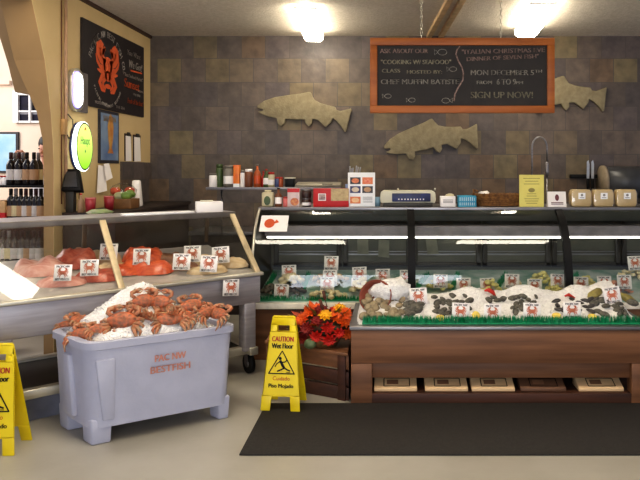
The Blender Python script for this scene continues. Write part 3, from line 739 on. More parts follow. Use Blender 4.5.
# ------------------------------------------------------------------ curved glass case
GX0,GX1 = -1.165,2.95; FY=5.2
def gb(t):
    P0=Vector((0,FY,.50)); P1=Vector((0,FY+.015,1.10)); P2=Vector((0,5.56,1.255)); return P0*(1-t)**2+P1*2*t*(1-t)+P2*t*t
cg = thing('curved_glass_display_case','long curved glass seafood case with wood base and steel top','display case',(0,0,0))
NP=22
mb=MB(); mb.box(GX0,GX1,FY+.02,6.1,0,.435); part('wood_base',mb,m_wood,cg,.004)
mb=MB(); mb.box(GX0,GX1,FY-.015,FY+.03,.435,.485); part('steel_strip',mb,mat('painted_sheen_strip',(252,242,224),.35),cg,.004)  # steel strip; its bright reflection is put into the near-white base colour
mb=MB(); mb.hexa([(GX0+.02,FY+.03,.44),(GX1,FY+.03,.44),(GX1,6.08,.44),(GX0+.02,6.08,.44)],[(GX0+.02,FY+.03,.49),(GX1,FY+.03,.49),(GX1,6.08,.62),(GX0+.02,6.08,.62)]); part('deck',mb,mat('deck_ice',(196,204,198),.5,c2=(120,160,140),scale=5),cg)
MUL=[.183,1.507,2.85]
xs=[GX0]+MUL
for a,b in zip(xs[:-1],xs[1:]):
    mb=MB(); mb.grid(1,NP,lambda i,j:(a+(b-a)*i,gb(j).y,gb(j).z)); part('curved_glass',mb,m_glassR,cg)
for x in MUL:
    mb=MB(); pts=[gb(k/NP)+Vector((x,0,0)) for k in range(NP+1)]; vs=[]; 
    for p in pts: vs+=[(p.x-.032,p.y-.008,p.z),(p.x+.032,p.y-.008,p.z),(p.x+.032,p.y+.035,p.z-.01),(p.x-.032,p.y+.035,p.z-.01)]
    fs=[]
    for i in range(NP):
        for k in range(4): fs.append((i*4+k,i*4+(k+1)%4,(i+1)*4+(k+1)%4,(i+1)*4+k))
    mb.add(vs,fs); part('mullion',mb,m_black,cg)
mb=MB(); pts=[gb(k/NP)+Vector((GX0,0,0)) for k in range(NP+1)]
prof=[(p.y,p.z) for p in pts]+[(6.1,1.255),(6.1,.45),(FY,.45)]
mb.prism(prof,0,.012,0,Matrix(((0,0,1,GX0-.012),(1,0,0,0),(0,1,0,0),(0,0,0,1)))); part('end_panel',mb,m_dkmetal,cg)
mb=MB(); mb.tube(pts,.013,8); part('chrome_edge',mb,m_rail,cg)
mb=MB(); mb.box(GX0-.015,GX1,5.54,6.12,1.24,1.268); part('steel_top',mb,m_steel,cg,.004)
mb=MB(); mb.box(GX0+.02,GX1,5.66,5.86,.995,1.09); part('lamp_canopy',mb,mat('canopy_grey',(150,142,146),.5),cg,.006)
mb=MB(); mb.tube([(GX0+.04,5.67,.985),(2.9,5.67,.985)],.009,8); part('lamp_tube',mb,m_tubein,cg)
# back wall of case and sliding doors
mb=MB(); mb.box(GX0,GX1,6.08,6.1,.60,1.25); part('back_panel',mb,m_caseback,cg)
for k in range(6):
    a=GX0+.03+k*.68; b=a+.66; mb=MB()
    mb.box(a,a+.045,6.045,6.075,.66,1.1); mb.box(b-.045,b,6.045,6.075,.66,1.1); mb.box(a,b,6.045,6.075,.66,.70); mb.box(a,b,6.045,6.075,1.07,1.1)
    d=part('sliding_door',mb,m_dkmetal,cg,.003)
    mb=MB(); mb.box(a+.05,b-.05,6.05,6.07,.77,.785); mb.box(a+.05,b-.05,6.05,6.07,.80,.807); part('vent_rail',mb,m_steel,d)
# paper notices hung inside on the doors
for px,py,lab in [(363,245,'faded paper notice on the case rear door, left of the pair'),(384,248,'faded paper notice on the case rear door, right of the pair'),(432,245,'faded paper notice behind the second curved pane')]:
    p=yp(px,py,6.03); mb=MB(); mb.add([(-.05,0,-.09),(.06,0,-.09),(.045,0,.08),(-.06,0,.08)],[(0,1,2,3)]); single('paper_notice',mb,mat('faded_paper',(150,146,126),.7),lab,'paper notice','notices inside the curved case',p,(0,R.uniform(-.1,.1),0))
# flyer inside top-left of the glass
mb=MB(); a=gb(.60); b=gb(.83); d=(b-a); M=frame((GX0+.16,a.y-.016,a.z+.012),(1,0,0),d); L=d.length
t=thing('paper_flyer','white flyer with orange fish emblem taped to top left of curved glass','flyer',(0,0,0)); mb.add([(-.12,0,0),(.12,0,0),(.12,L,0),(-.12,L,0)],[(0,1,2,3)],0,False,M); part('sheet',mb,m_card,t)
mb=MB(); M2=M@Matrix.Translation((0,0,.002)); disc(mb,-.04,L*.5,.045,L*.28,M=M2); ribbon(mb,[(.0,L*.5),(.03,L*.65)],[.01,.04],M=M2); part('emblem',mb,m_orange,t)

# food on the deck
def deck(px,py,up=0):
    sl=.13/.85; Y=(EYE-.49-up+sl*(FY+.03))/(sl+(py-CY)/F); return yp(px,py,Y)
m_scal=mat('scallop_cream',(242,228,190),.4,c2=(214,188,138),scale=20); m_yel=mat('yellow_pasta_salad',(232,222,150),.5,c2=(214,198,112),scale=20); m_shr=mat('shrimp_orange',(226,148,110),.45,c2=(216,176,150),scale=20); m_gsh=mat('grey_shell',(112,100,84),.6,c2=(78,70,60),scale=30,bump=.4)
BALL={}
def ball(m,kind):
    if (m.name,kind) in BALL: return BALL[(m.name,kind)]
    mb=MB()
    if kind=='scallop': mb.lathe([(.004,0),(.02,.002),(.024,.01),(.023,.02),(.015,.027),(.003,.028)],12)
    elif kind=='shrimp': mb.tube([(.02*cos(a),.02*sin(a),.006) for a in [k*.55 for k in range(8)]],[.004,.007,.009,.010,.010,.009,.007,.003],7)
    else: mb.blob((0,0,.01),(.026,.02,.014),.25,2,2,1)
    BALL[(m.name,kind)]=mb.mesh(kind,m); return BALL[(m.name,kind)]
def heap(px0,px1,py0,py1,n,m,kind,name,label,cat,tray=True):
    pc=(px0+px1)/2; c=deck(pc,py1); hw=(px1-px0)/2*c.y/F; H=max(.02,(py1-py0)*c.y/F-.03)
    for k in range(n):
        a=2*pi*k*.618; r=sqrt((k+.5)/n); 
        h=H*(1-r**1.6)
        o=add_obj(name,ball(m,kind)); dy=r*sin(a)*.07+.04; o.location=(c.x+r*cos(a)*hw,c.y+dy,c.z+.01+h+dy*.15)
        o.rotation_euler=(R.uniform(-.5,.5),R.uniform(-.5,.5),R.uniform(0,6)); s=R.uniform(1.2,1.6); o.scale=(s,s,s)
        tag(o,label,cat,label.split(' ',1)[1][:60])
heap(278,303,276,286,16,m_scal,'scallop','sea_scallop','cream sea scallop in the left heap of curved case under its first card','scallop')
heap(262,276,286,296,14,m_gsh,'shell','small_clam','grey little clam left of the front card beside the slanted case','clam')
heap(287,303,286,296,14,m_gsh,'shell','small_clam','grey little clam right of the leftmost front card in curved case','clam')
heap(310,348,274,284,16,m_whitef,'shell','fish_chunk','white fish chunk heaped around the tall pair of cards','fish chunk')
heap(308,345,292,300,14,m_scal,'shell','fish_chunk','cream fish chunk along the case grass above the flowers','fish chunk')
heap(350,372,280,297,14,m_scal,'scallop','bay_scallop','pale scallop left behind the ice of the clam pile','scallop')
heap(386,402,281,292,8,m_shr,'shrimp','shrimp','pink shrimp behind the clam bowl left of first mullion','shrimp')
heap(428,452,278,292,14,m_yel,'shell','salad_piece','pale yellow salad piece below the wide two line card','salad')
heap(458,474,284,296,10,m_scal,'shell','salad_piece','cream salad piece under second card right of first mullion','salad')
heap(480,502,280,297,14,m_yel,'shell','salad_piece','yellow salad piece under third card right of first mullion','salad')
heap(505,526,281,292,12,m_scal,'shell','salad_piece','cream salad piece under fourth card right of first mullion','salad')
heap(531,554,273,287,18,m_yel,'shell','salad_piece','bright yellow salad piece heaped highest left of second mullion','salad')
heap(545,567,287,296,12,m_yel,'shell','salad_piece','yellow salad piece in front of card beside second mullion','salad')
heap(577,598,277,292,18,m_yel,'shell','salad_piece','yellow green salad piece right of second mullion','salad')
heap(600,634,283,294,24,m_shr,'shrimp','shrimp','orange shrimp in the heap at right end of curved case','shrimp')
heap(620,650,270,280,14,m_scal,'shell','fish_chunk','tan fish cake chunk at the back right corner of view','fish chunk')
mb=MB(); mb.lathe([(.05,0),(.10,.02),(.11,.03),(.104,.03),(.05,.006),(.0,.005)],20); single('serving_dish',mb,m_white,'white round dish under the heap by the tall pair of cards','dish',None,deck(328,287)+Vector((0,.03,.0)))
# green grass in case
grass(GX0+.05,1.9,FY+.045,FY+.075,.492,.05,'green plastic grass strip along the front of the curved case','plastic grass',1500)
for i,(a,b) in enumerate([(266,275),(303,309),(416,428),(452,458),(497,506),(568,577)]):
    p=deck(a,290); q=deck(b,275); mb=MB()
    for k in range(150):
        s=R.random(); x=p.x+(q.x-p.x)*s+R.uniform(-.02,.02); y=p.y+(q.y-p.y)*s; z=p.z+(q.z-p.z)*s; w=.005
        mb.add([(x-w,y,z-.005),(x+w,y,z-.005),(x+R.uniform(-.01,.01),y-.005,z+R.uniform(.03,.055))],[(0,1,2)])
    mb.hexa([(p.x-.02,p.y,p.z-.004),(p.x+.02,p.y,p.z-.004),(q.x+.02,q.y,q.z-.004),(q.x-.02,q.y,q.z-.004)],[(p.x-.02,p.y,p.z+.006),(p.x+.02,p.y,p.z+.006),(q.x+.02,q.y,q.z+.006),(q.x-.02,q.y,q.z+.006)])
    single('plastic_grass_divider',mb,m_grass,'green plastic grass divider '+['beside the left end of curved case','right of the small clams','just right of the first mullion','right of the wide two line card','between the third and fourth cards','just right of the second mullion'][i],'plastic grass','grass dividers in the curved case')
g='price cards in the curved case'
for px,py,lab,up in [(289,279,'white crab emblem price card behind the cream scallops at case left',.05),(281,298,'grey toned crab emblem price card at front left of curved case',.01),(331,270,'highest white price card of the stacked pair in left curved pane',.1),(330,284,'white price card just below the highest one in left curved pane',.05),(327,291,'greyish price card lowest in the column of three cards',.03),
  (360,281,'white crab emblem price card above the pale scallops left of clams',.06),(358,292,'faint price card under the one above the pale scallops',.02),(383,283,'white crab emblem price card behind the clam pile top',.06),(407,284,'white crab emblem price card cut by the first mullion',.05),
  (440.5,288,'wide two line price card first right of first mullion',.05),(464,292,'price card second right of the first mullion',.04),(488,292,'price card third right of the first mullion',.04),(512,288,'price card fourth right of first mullion, slightly higher',.06),(535,293,'price card fifth right of the first mullion before yellow heap',.04),(558,288,'price card just left of the second mullion',.06),
  (581,291,'price card half hidden just right of the second mullion',.04),(605,290,'price card low among orange shrimp',.04),(625,289,'price card on the right of the orange shrimp',.06),(636,270,'highest price card at the right edge of the photo',.1)]:
    p=deck(px,py,up); card(p,14.5*p.y/F,lab,g,radians(R.uniform(-6,6)),-12,R.uniform(-3,3))

# ------------------------------------------------------------------ things on the curved case top
TZ=1.268
def onTop(px,Y=5.65): return Vector(((px-CX)*Y/F,Y,TZ))
def jar(label,p,r,h,body,lid,lab=None,name='jar',cat='jar',group=None,neck=None):
    t=thing(name,label,cat,p,R.uniform(-.3,.3),group)
    if neck: prof=[(r*.9,0),(r,.006),(r,h*.55),(r*.8,h*.65),(r*.35,h*.75),(r*.32,h*.94)]
    else: prof=[(r*.92,0),(r,.006),(r,h*.78),(r*.85,h*.85)]
    mb=MB(); mb.lathe(prof,16); part('glass_body' if 'bottle' in name or name=='jar' else 'body',mb,body,t)
    mb=MB(); rr=r*.4 if neck else r*.9; mb.lathe([(rr,h*(.92 if neck else .84)),(rr,h*.995),(rr*.9,h)],16); part('lid',mb,lid,t)
    if lab:
        mb=MB(); mb.lathe([(r+.001,h*.15),(r+.001,h*.5)],16,caps=False); part('paper_label',mb,lab,t)
    return t
def c(n,a,**k): return mat(n,a,.4,**k)
j_green=c('green_jar',(70,86,44)); j_grey=c('grey_jar',(120,112,100)); j_brown=c('brown_sauce',(122,70,40)); j_amber=c('amber_sauce',(176,84,36)); j_red=c('red_sauce',(170,40,28)); j_white=m_card; j_cream=c('cream_jar',(206,192,156)); j_blue=c('blue_tin',(70,80,120))
# overhead shelf behind the case
SY=6.32; SZ=EYE-(187-CY)*SY/F
t=thing('wall_shelf','long narrow metal shelf holding sauce bottles above the curved case left end','shelf',(0,0,0))
x0=(207-CX)*SY/F; x1=(341-CX)*SY/F
mb=MB(); mb.box(x0,x1,SY-.05,SY+.18,SZ-.03,SZ); part('shelf_board',mb,m_steel,t,.004)
for x in ((219-CX)*SY/F,(335-CX)*SY/F): mb=MB(); mb.tube([(x,SY+.1,.93),(x,SY+.1,SZ-.03)],.008,8); part('post',mb,m_steel,t)
def onS(px,dy=0): return Vector(((px-CX)*SY/F,SY+dy,SZ))
g='sauces on the shelf'; px2=SY/F
for px,w,h,b,l,la,nm,lab,nk in [(213.5,8,14,j_white,j_grey,None,'can','white can at the far left end of the shelf',0),(219,7,23,j_green,j_green,None,'jar','dark green jar beside the white can on shelf',0),(229,10,22,j_grey,j_grey,m_card,'jar','grey jar with white label left of the orange carton',0),
    (243,5,17,j_white,j_grey,None,'bottle','narrow white bottle right of the orange carton',0),(249,8,18,j_brown,m_card,None,'jar','brown sauce jar with a white lid in shelf middle',0),(257.5,7,23,j_amber,j_grey,c('orange_label',(206,84,32)),'sauce_bottle','tall amber sauce bottle with orange label, tallest on the shelf',1),
    (263,5,16,j_red,j_red,None,'sauce_bottle','small red sauce bottle behind the green labelled one',1),(266.5,6,18,j_green,j_red,m_card,'sauce_bottle','green labelled sauce bottle with a red cap',1),(271.5,7,15,j_cream,j_red,m_card,'jar','cream jar with a red lid right of red capped bottle',0),(277.5,5,10,j_blue,j_red,None,'jar','small blue jar with red lid on the shelf',0),(281,4.5,10,j_amber,j_red,None,'jar','small orange jar with red lid beside the black tub',0)]:
    jar(lab,onS(px,.02 if px in (263,219) else -.01),w/2*px2,h*px2,b,l,la,nm,nm.replace('_',' '),g,nk)
mb=MB(); W=6*px2; mb.box(-W/2,W/2,-.03,.03,0,22*px2); t=thing('carton','tall orange and yellow carton standing on the sauce shelf','carton',onS(237)); part('carton_body',mb,c('orange_carton',(220,96,30),c2=(226,150,40),scale=6),t,.002)
mb=MB(); mb.box(-W/2-.001,W/2+.001,-.031,.031,0,.035); part('white_base',mb,m_white,t)
p=onS(290); mb=MB(); mb.box(-.045,.045,-.04,.04,0,.085); t=thing('black_tub','small black tub on shelf right of the jars','tub',p); part('tub_body',mb,m_black,t,.006); mb=MB(); mb.box(-.05,.05,-.045,.045,.085,.098); part('rim',mb,m_cream,t,.003)
t=thing('metal_tray','shiny pale metal tray lying on the right end of the sauce shelf','tray',onS(318)); W=45*px2
mb=MB(); mb.hexa([(-W/2,-.04,0),(W/2,-.04,0),(W/2,.14,0),(-W/2,.14,0)],[(-W/2,-.05,.022),(W/2,-.05,.022),(W/2,.15,.05),(-W/2,.15,.05)]); part('pan',mb,m_rail,t,.004)
mb=MB(); mb.tube([(.05,-.056,.03),(.05,-.07,.03),(.15,-.07,.03),(.15,-.056,.03)],.005,6); part('handle',mb,m_dkmetal,t)
# row on the case top
TY=5.64; k=TY/F
p=onTop(268,TY); t=thing('spice_canister','cream canister with green label, leftmost on the curved case top','canister',p); mb=MB(); mb.box(-.052,.052,-.035,.035,0,.13); part('canister_body',mb,j_cream,t,.012); mb=MB(); mb.lathe([(.03,.13),(.03,.15)],14); part('cap',mb,j_cream,t)
mb=MB(); M=frame((0,-.037,.055),(1,0,0),(0,0,1)); disc(mb,0,0,.03,.042,M=M); part('label_patch',mb,j_green,t)
jar('brown sauce bottle with black cap and white label beside the cream canister',onTop(278.5,TY),.033,.17,j_brown,m_black,m_card,'sauce_bottle','sauce bottle',None,1)
jar('small pink red jar between the brown bottle and the red box',onTop(285.5,TY-.02),.022,.09,c('pink_jar',(214,110,104)),j_red,None,'jar')
p=onTop(294,TY); t=thing('red_carton','red and white carton with food picture on curved case top','carton',p); mb=MB(); mb.box(-.055,.055,-.03,.03,0,.165); part('carton_body',mb,c('red_white_carton',(216,190,184)),t,.002)
mb=MB(); M=frame((0,-.0315,0),(1,0,0),(0,0,1)); mb.add([(-.055,.13,0),(.055,.13,0),(.055,.165,0),(-.055,.165,0)],[(0,1,2,3)],0,False,M); part('red_band',mb,m_red,t); mb=MB(); disc(mb,.01,.045,.038,.035,M=M); part('food_picture',mb,c('food_brown',(176,76,50),c2=(206,140,80),scale=40),t)
for z,lab in ((0,'lower dark jar of the stacked pair left of the red box'),(.078,'upper dark jar of the stacked pair left of the red box')):
    jar(lab,onTop(306.5,TY)+Vector((0,0,z)),.042,.076,c('dark_jar',(58,34,28)),m_steel,m_card if z==0 else None,'jar','jar','stacked dark jars')
p=onTop(331.5,TY); t=thing('gift_box','red boxed gift set with tan panel at its right half','box',p); W=35*k
mb=MB(); mb.box(-W/2,W/2,-.05,.05,0,.165); part('box_body',mb,m_red,t,.002); M=frame((0,-.0515,0),(1,0,0),(0,0,1))
mb=MB(); mb.add([(.0,.055,0),(W/2,.055,0),(W/2,.165,0),(.0,.165,0)],[(0,1,2,3)],0,False,M); part('tan_panel',mb,c('tan_panel',(190,164,112),c2=(166,140,92),scale=30),t)
mb=MB(); mb.add([(-.115,.055,0),(-.045,.055,0),(-.045,.12,0),(-.115,.12,0)],[(0,1,2,3)],0,False,M); part('label_square',mb,m_card,t)
mb=MB(); mb.add([(-.108,.062,0.001),(-.052,.062,.001),(-.052,.113,.001),(-.108,.113,.001)],[(0,1,2,3)],0,False,M); part('label_picture',mb,c('grey_picture',(120,96,90),c2=(180,150,140),scale=50),t)
# photo stand
p=onTop(361.5,TY-.02); t=thing('photo_stand','white upright card with five food photographs on curved case top','sign stand',p); W=27*k; H=34*k
mb=MB(); mb.box(-W/2,W/2,-.012,.012,0,H); part('board',mb,m_white,t,.002); M=frame((0,-.0135,0),(1,0,0),(0,0,1))
def pic(x,y,bg,dish,nm):
    w,h=.095,.062; mb=MB(); mb.add([(x-w/2,y-h/2,0),(x+w/2,y-h/2,0),(x+w/2,y+h/2,0),(x-w/2,y+h/2,0)],[(0,1,2,3)],0,False,M); o=part('food_photo',mb,bg,t); mb=MB(); disc(mb,x,y,.034,.022,M=M,z=.001); part('dish',mb,dish,o)
o1=c('photo_orange',(204,92,34),c2=(216,130,70),scale=60)
pic(-.055,.235,c('photo_dark',(52,38,34)),o1,''); pic(.055,.235,o1,c('photo_salmon',(226,140,96),c2=(206,90,50),scale=60),''); pic(-.055,.155,c('photo_navy',(48,44,92)),c('photo_bowl',(214,190,160)),''); pic(.055,.155,MATS['photo_dark'],c('photo_tan',(190,140,90)),''); pic(-.055,.06,o1,c('photo_pale',(236,186,130)),'')
mb=MB(); 
for z in (.085,.075,.065,.05,.04): mb.add([(.012,z,0),(.10,z,0),(.10,z+.003,0),(.012,z+.003,0)],[(0,1,2,3)],0,False,M)
part('lettering',mb,m_ink,t)
# cup of straws behind
p=onTop(352,TY+.2); t=thing('utensil_cup','pale blue cup of clear plastic straws behind the photo stand','cup',p); mb=MB(); mb.lathe([(.05,0),(.065,.2),(.062,.2),(.047,.01)],16); part('cup',mb,c('pale_blue_plastic',(150,164,200)),t)
for kx in range(6): a=kx; mb=MB(); mb.tube([(.02*cos(a),.02*sin(a),.02),(.05*cos(a)+.03,.03*sin(a),.36+.02*sin(a*3))],.006,6); part('straw',mb,c('clear_straw',(150,150,156)),t)
mb=MB(); mb.lathe([(.03,0),(.036,.085),(.033,.085),(.027,.006)],14); single('blue_cup',mb,c('aqua_cup',(140,172,190)),'small aqua cup at right foot of the photo stand','cup',None,onTop(377,TY+.05))
# scale
p=onTop(408,TY); t=thing('deli_scale','cream deli scale with wide blue display on curved case top','scale',p); W=56*k; H=.145
mb=MB(); mb.prism([(-W/2+.01,.03),(W/2-.01,.03),(W/2,.06),(W/2-.005,H-.02),(W/2-.03,H),(-W/2+.03,H),(-W/2+.005,H-.02),(-W/2,.06)],-.02,.16,0,frame((0,.02,0),(1,0,0),(0,0,1))@Matrix.Scale(-1,4,(0,0,1))); o=part('housing',mb,m_cream,t,.008)
mb=MB(); mb.box(-W/2+.03,W/2-.03,-.02,.16,0,.035); part('base',mb,m_dkmetal,t,.004)
mb=MB(); mb.box(-.145,.205,-.012,.0,.045,.12); d=part('display',mb,c('blue_display',(44,52,104),c2=(28,32,60),scale=10),t,.003)
M=frame((.03,-.013,.06),(1,0,0),(0,0,1)); mb=MB(); 
for q in range(9): mb.add([(-.12+q*.028,0,0),(-.108+q*.028,0,0),(-.108+q*.028,.012,0),(-.12+q*.028,.012,0)],[(0,1,2,3)],0,False,M)
part('key_marks',mb,m_card,d)
for x in (-.09,.25): mb=MB(); mb.lathe([(.008,H),(.008,H+.02),(.002,H+.022)],8,M=Matrix.Translation((x,.06,0))); part('stud',mb,m_rail,t)
p=onTop(447.5,TY); t=thing('sample_box','small white box with paper in it right of the scale','box',p); mb=MB(); mb.box(-.068,.068,-.05,.05,0,.095); part('box_body',mb,m_card,t,.003); mb=MB(); mb.blob((.02,0,.1),(.04,.03,.02),.3,3,1,2); part('crumpled_paper',mb,j_cream,t)
M=frame((0,-.0515,0),(1,0,0),(0,0,1)); mb=MB()
for z in (.06,.048,.036): mb.add([(-.045,z,0),(.045,z,0),(.045,z+.004,0),(-.045,z+.004,0)],[(0,1,2,3)],0,False,M)
part('lettering',mb,m_ink,t)
p=onTop(466.5,TY); t=thing('teal_crate','turquoise plastic berry crate between white box and wicker basket','crate',p); mb=MB(); mtl=c('turquoise_plastic',(60,160,186),c2=(40,140,170))
mb.box(-.075,.075,-.055,.055,0,.012)
for q in range(9): 
    x=-.075+q*.01875-.004; mb.box(x,x+.011,-.057,-.05,0,.09); mb.box(x,x+.011,.05,.057,0,.09)
for q in range(6): y=-.05+q*.018; mb.box(-.078,-.07,y,y+.011,0,.09); mb.box(.07,.078,y,y+.011,0,.09)
part('slatted_sides',mb,mtl,t); mb=MB()
for z in (.088,.04): mb.box(-.082,.082,-.062,-.055,z,z+.012); mb.box(-.082,.082,.055,.062,z,z+.012); mb.box(-.082,-.075,-.062,.062,z,z+.012); mb.box(.075,.082,-.062,.062,z,z+.012)
part('rim',mb,mtl,t); mb=MB(); mb.box(-.068,.068,-.048,.048,.012,.08); part('contents',mb,m_card,t)
# wicker basket
p=onTop(500,TY+.08); t=thing('wicker_basket','long low brown wicker basket behind the yellow flyer','basket',p); mb=MB(); m_wick=mat('wicker',(140,96,48),.7,c2=(96,62,30),scale=40,bump=.6,bscale=80)
W=.225
for z in range(7): 
    rr=1+.02*z; mb.tube([(W*rr*cos(a),.10*rr*sin(a),.012+z*.016) for a in [2*pi*q/28 for q in range(29)]],.0095,6)
for q in range(28): a=2*pi*q/28; mb.tube([(W*cos(a),.10*sin(a),0),(W*1.12*cos(a),.10*1.12*sin(a),.12)],.006,5)
part('woven_side',mb,m_wick,t); mb=MB(); mb.lathe([(.21,.004),(.21,.012)],20,M=Matrix.Scale(.46,4,(0,1,0))); part('bottom',mb,m_wick,t)
mb=MB(); mb.tube([(-W-.01,0,.1),(-W-.02,0,.15),(-W+.02,.0,.135)],.012,7); part('handle',mb,m_wick,t)
mb=MB(); mb.blob((-.15,-.0,.105),(.05,.05,.035),.4,3,4,2); part('paper_liner',mb,m_card,t)
# yellow flyer
p=onTop(531.5,TY-.05); t=thing('yellow_flyer','pale yellow flyer in an upright holder on curved case top','flyer',p); W=24.5*(TY-.05)/F; H=32*(TY-.05)/F; mb=MB(); mb.box(-W/2,W/2,-.004,.004,0,H); part('sheet',mb,c('yellow_paper',(222,208,112),c2=(214,200,104)),t); M=frame((0,-.0055,0),(1,0,0),(0,0,1))
mb=MB(); text(mb,'NOW HIRING',0,H-.04,.018,W*.66,M=M) if False else None
for z,w in ((H-.035,.15),(H-.06,.12),(H-.085,.14),(.115,.08),(.095,.09),(.07,.13),(.05,.12),(.03,.1)): mb.add([(-w/2,z,0),(w/2,z,0),(w/2,z+.005,0),(-w/2,z+.005,0)],[(0,1,2,3)],0,False,M)
disc(mb,0,H*.52,.03,.02,M=M); part('lettering',mb,c('olive_ink',(150,136,70)),t)
mb=MB(); mb.box(-W/2,W/2,-.03,.04,0,.004); part('foot',mb,m_clear,t)
p=onTop(556.5,TY-.03); t=thing('small_card','small white card with red grey logo right of yellow flyer','card',p); W=18*k; H=15*k; mb=MB(); mb.hexa([(-W/2,-.03,0),(W/2,-.03,0),(W/2,.03,0),(-W/2,.03,0)],[(-W/2,-.004,H),(W/2,-.004,H),(W/2,.004,H),(-W/2,.004,H)]); part('tent_card',mb,m_card,t)
d=Vector((0,.026,H)).normalized(); M=frame((0,-.0315,0),(1,0,0),d); mb=MB(); disc(mb,0,H*.62,.018,.03,M=M,z=.001); 
for z in (.035,.022): mb.add([(-.055,z,.001),(.055,z,.001),(.055,z+.007,.001),(-.055,z+.007,.001)],[(0,1,2,3)],0,False,M)
part('logo',mb,c('dark_red_ink',(110,54,60)),t)
# three clear tubs
for px,lab in ((580,'clear tub of tan dip, leftmost of three on curved case top'),(602,'clear tub of tan dip, middle of three on curved case top'),(625,'clear tub of tan dip, rightmost of three on curved case top')):
    p=onTop(px,TY); t=thing('deli_tub',lab,'deli tub',p,0,'clear deli tubs on the case top'); mb=MB(); prof=[(-.078,0),(.078,0),(.092,.03),(.092,.12),(.078,.155),(-.078,.155),(-.092,.12),(-.092,.03)]
    MM=frame((0,.05,0),(1,0,0),(0,0,1)); mb.prism(prof,0,.10,0,MM); part('dip',mb,c('tan_dip',(214,188,140),c2=(204,176,126)),t,.01)
    mb=MB(); mb.prism([(x*1.04,z*1.05) for x,z in prof],-.004,.106,0,MM); part('plastic_shell',mb,m_clear,t,.01)
    M=frame((0,-.0565,.098),(1,0,0),(0,0,1)); mb=MB(); mb.add([(-.032,-.028,0),(.032,-.028,0),(.032,.028,0),(-.032,.028,0)],[(0,1,2,3)],0,False,M); o=part('white_label',mb,m_white,t); mb=MB(); disc(mb,0,.008,.012,.012,M=M,z=.001); mb.add([(-.02,-.018,.001),(.02,-.018,.001),(.02,-.012,.001),(-.02,-.012,.001)],[(0,1,2,3)],0,False,M); part('label_mark',mb,c('grey_ink',(140,134,130)),o)

# ------------------------------------------------------------------ back counter with sink things
t=thing('back_counter','dark work counter along the tiled back wall','counter',(0,0,0)); mb=MB(); mb.box(-2.2,5.5,6.85,7.48,0,.88); part('cabinet',mb,m_counter,t); mb=MB(); mb.box(-2.22,5.5,6.82,7.49,.88,.92); part('worktop',mb,m_steel,t,.004)
FYc=7.0; b0=(532-CX)*FYc/F; b1=(547-CX)*FYc/F; zt=EYE-(137-CY)*FYc/F
t=thing('spring_faucet','tall chrome gooseneck sprayer faucet behind the yellow flyer','faucet',((b0+b1)/2,FYc,.92)); h=(b1-b0)/2; H=zt-.92
mb=MB(); pts=[(-h,0,0),(-h,0,H-.12)]+[(-h*cos(a),0,H-.12+.12*sin(a)) for a in [pi*q/10 for q in range(1,11)]]+[(h,0,H-.3)]; mb.tube(pts,.010,8); part('gooseneck',mb,m_steel,t)
mb=MB(); mb.lathe([(.014,H-.45),(.022,H-.40),(.02,H-.3),(.012,H-.28)],10,M=Matrix.Translation((h,0,0))); part('spray_head',mb,m_steel,t); mb=MB(); mb.lathe([(.03,0),(.03,.04),(.012,.06)],12,M=Matrix.Translation((-h,0,0))); part('base',mb,m_steel,t)
mb=MB(); mb.tube([(h,0,H-.45),(h,0,.05),(0,0,.04),(-h,0,.03)],.008,7); part('hose',mb,m_steel,t)
# knife rack on wall
a=yp(570,176,7.47); b=yp(606,178,7.47); mb=MB(); mb.box(a.x,b.x,7.44,7.5,a.z-.025,a.z+.02); kr=single('knife_rack',mb,m_black,'black magnetic knife rack on the tiled back wall','knife rack',None,bevel=.004)
for px,lab in ((588,'left of two upright knives on wall rack'),(592.5,'right of two upright knives on wall rack')):
    p=yp(px,176,7.425); t=thing('kitchen_knife',lab,'knife',p,0,'knives on the wall rack'); mb=MB(); mb.prism([(-.016,-.03),(.016,-.03),(.018,.14),(.006,.19),(-.014,.17)],-.003,.003,0,frame((0,0,0),(1,0,0),(0,0,1))); part('blade',mb,mat('bright_blade',(196,200,206),.3,.5),t); mb=MB(); mb.box(-.017,.017,-.012,.012,-.16,-.03); part('handle',mb,m_black,t,.004)
# dark drum at right
p=yp(630,185,6.9); t=thing('towel_dispenser','dark grey rounded dispenser with tan end disc at right edge on back wall','dispenser',Vector((yp(612,183,6.95).x,7.3,yp(612,183,6.95).z)))
mb=MB(); mb.tube([(.03,0,0),(.55,0,0)],.19,26); part('drum',mb,mat('dark_grey_drum',(74,74,76),.35),t); mb=MB(); mb.tube([(0,0,0),(.03,0,0)],.20,26); part('end_disc',mb,mat('tan_disc',(150,134,112),.5),t)

# ------------------------------------------------------------------ fish plaques on the wall
fishz=[(15,155),(60,125),(120,105),(200,92),(280,82),(325,72),(338,72),(348,95),(362,120),(400,140),(440,152),(490,163),(497,182),(520,188),(545,183),(585,172),(588,180),(576,225),(556,312),(546,318),(522,278),(498,250),(475,232),(465,255),(430,288),(410,268),(385,243),(350,238),(348,262),(328,283),(310,265),(300,240),(240,240),(185,235),(182,262),(162,280),(140,268),(132,232),(80,222),(40,207),(18,192),(48,186),(50,178),(14,170)]
fk=7.46/F/6.095
base=[((x-300)*fk,-(y-185)*fk) for x,y in fishz]
def plaque(px,py,rot,sc,label):
    p=yp(px,py,7.46); mb=MB(); mb.prism(base[::-1],0,.045,0,frame((0,0,0),(1,0,0),(0,0,1))@Matrix.Translation((0,0,-.036)))
    o=single('fish_plaque',mb,m_stone,label,'wall plaque','stone fish on the back wall',p,(0,-rot,0),bevel=.006); o.scale=(sc,1,sc); return o
plaque(304.2,110.5,0,1.0,'stone coloured salmon plaque left of chalkboard on tiled wall')
plaque(431,138.5,radians(15.5),1.02,'stone coloured salmon plaque below the chalkboard on tiled wall')
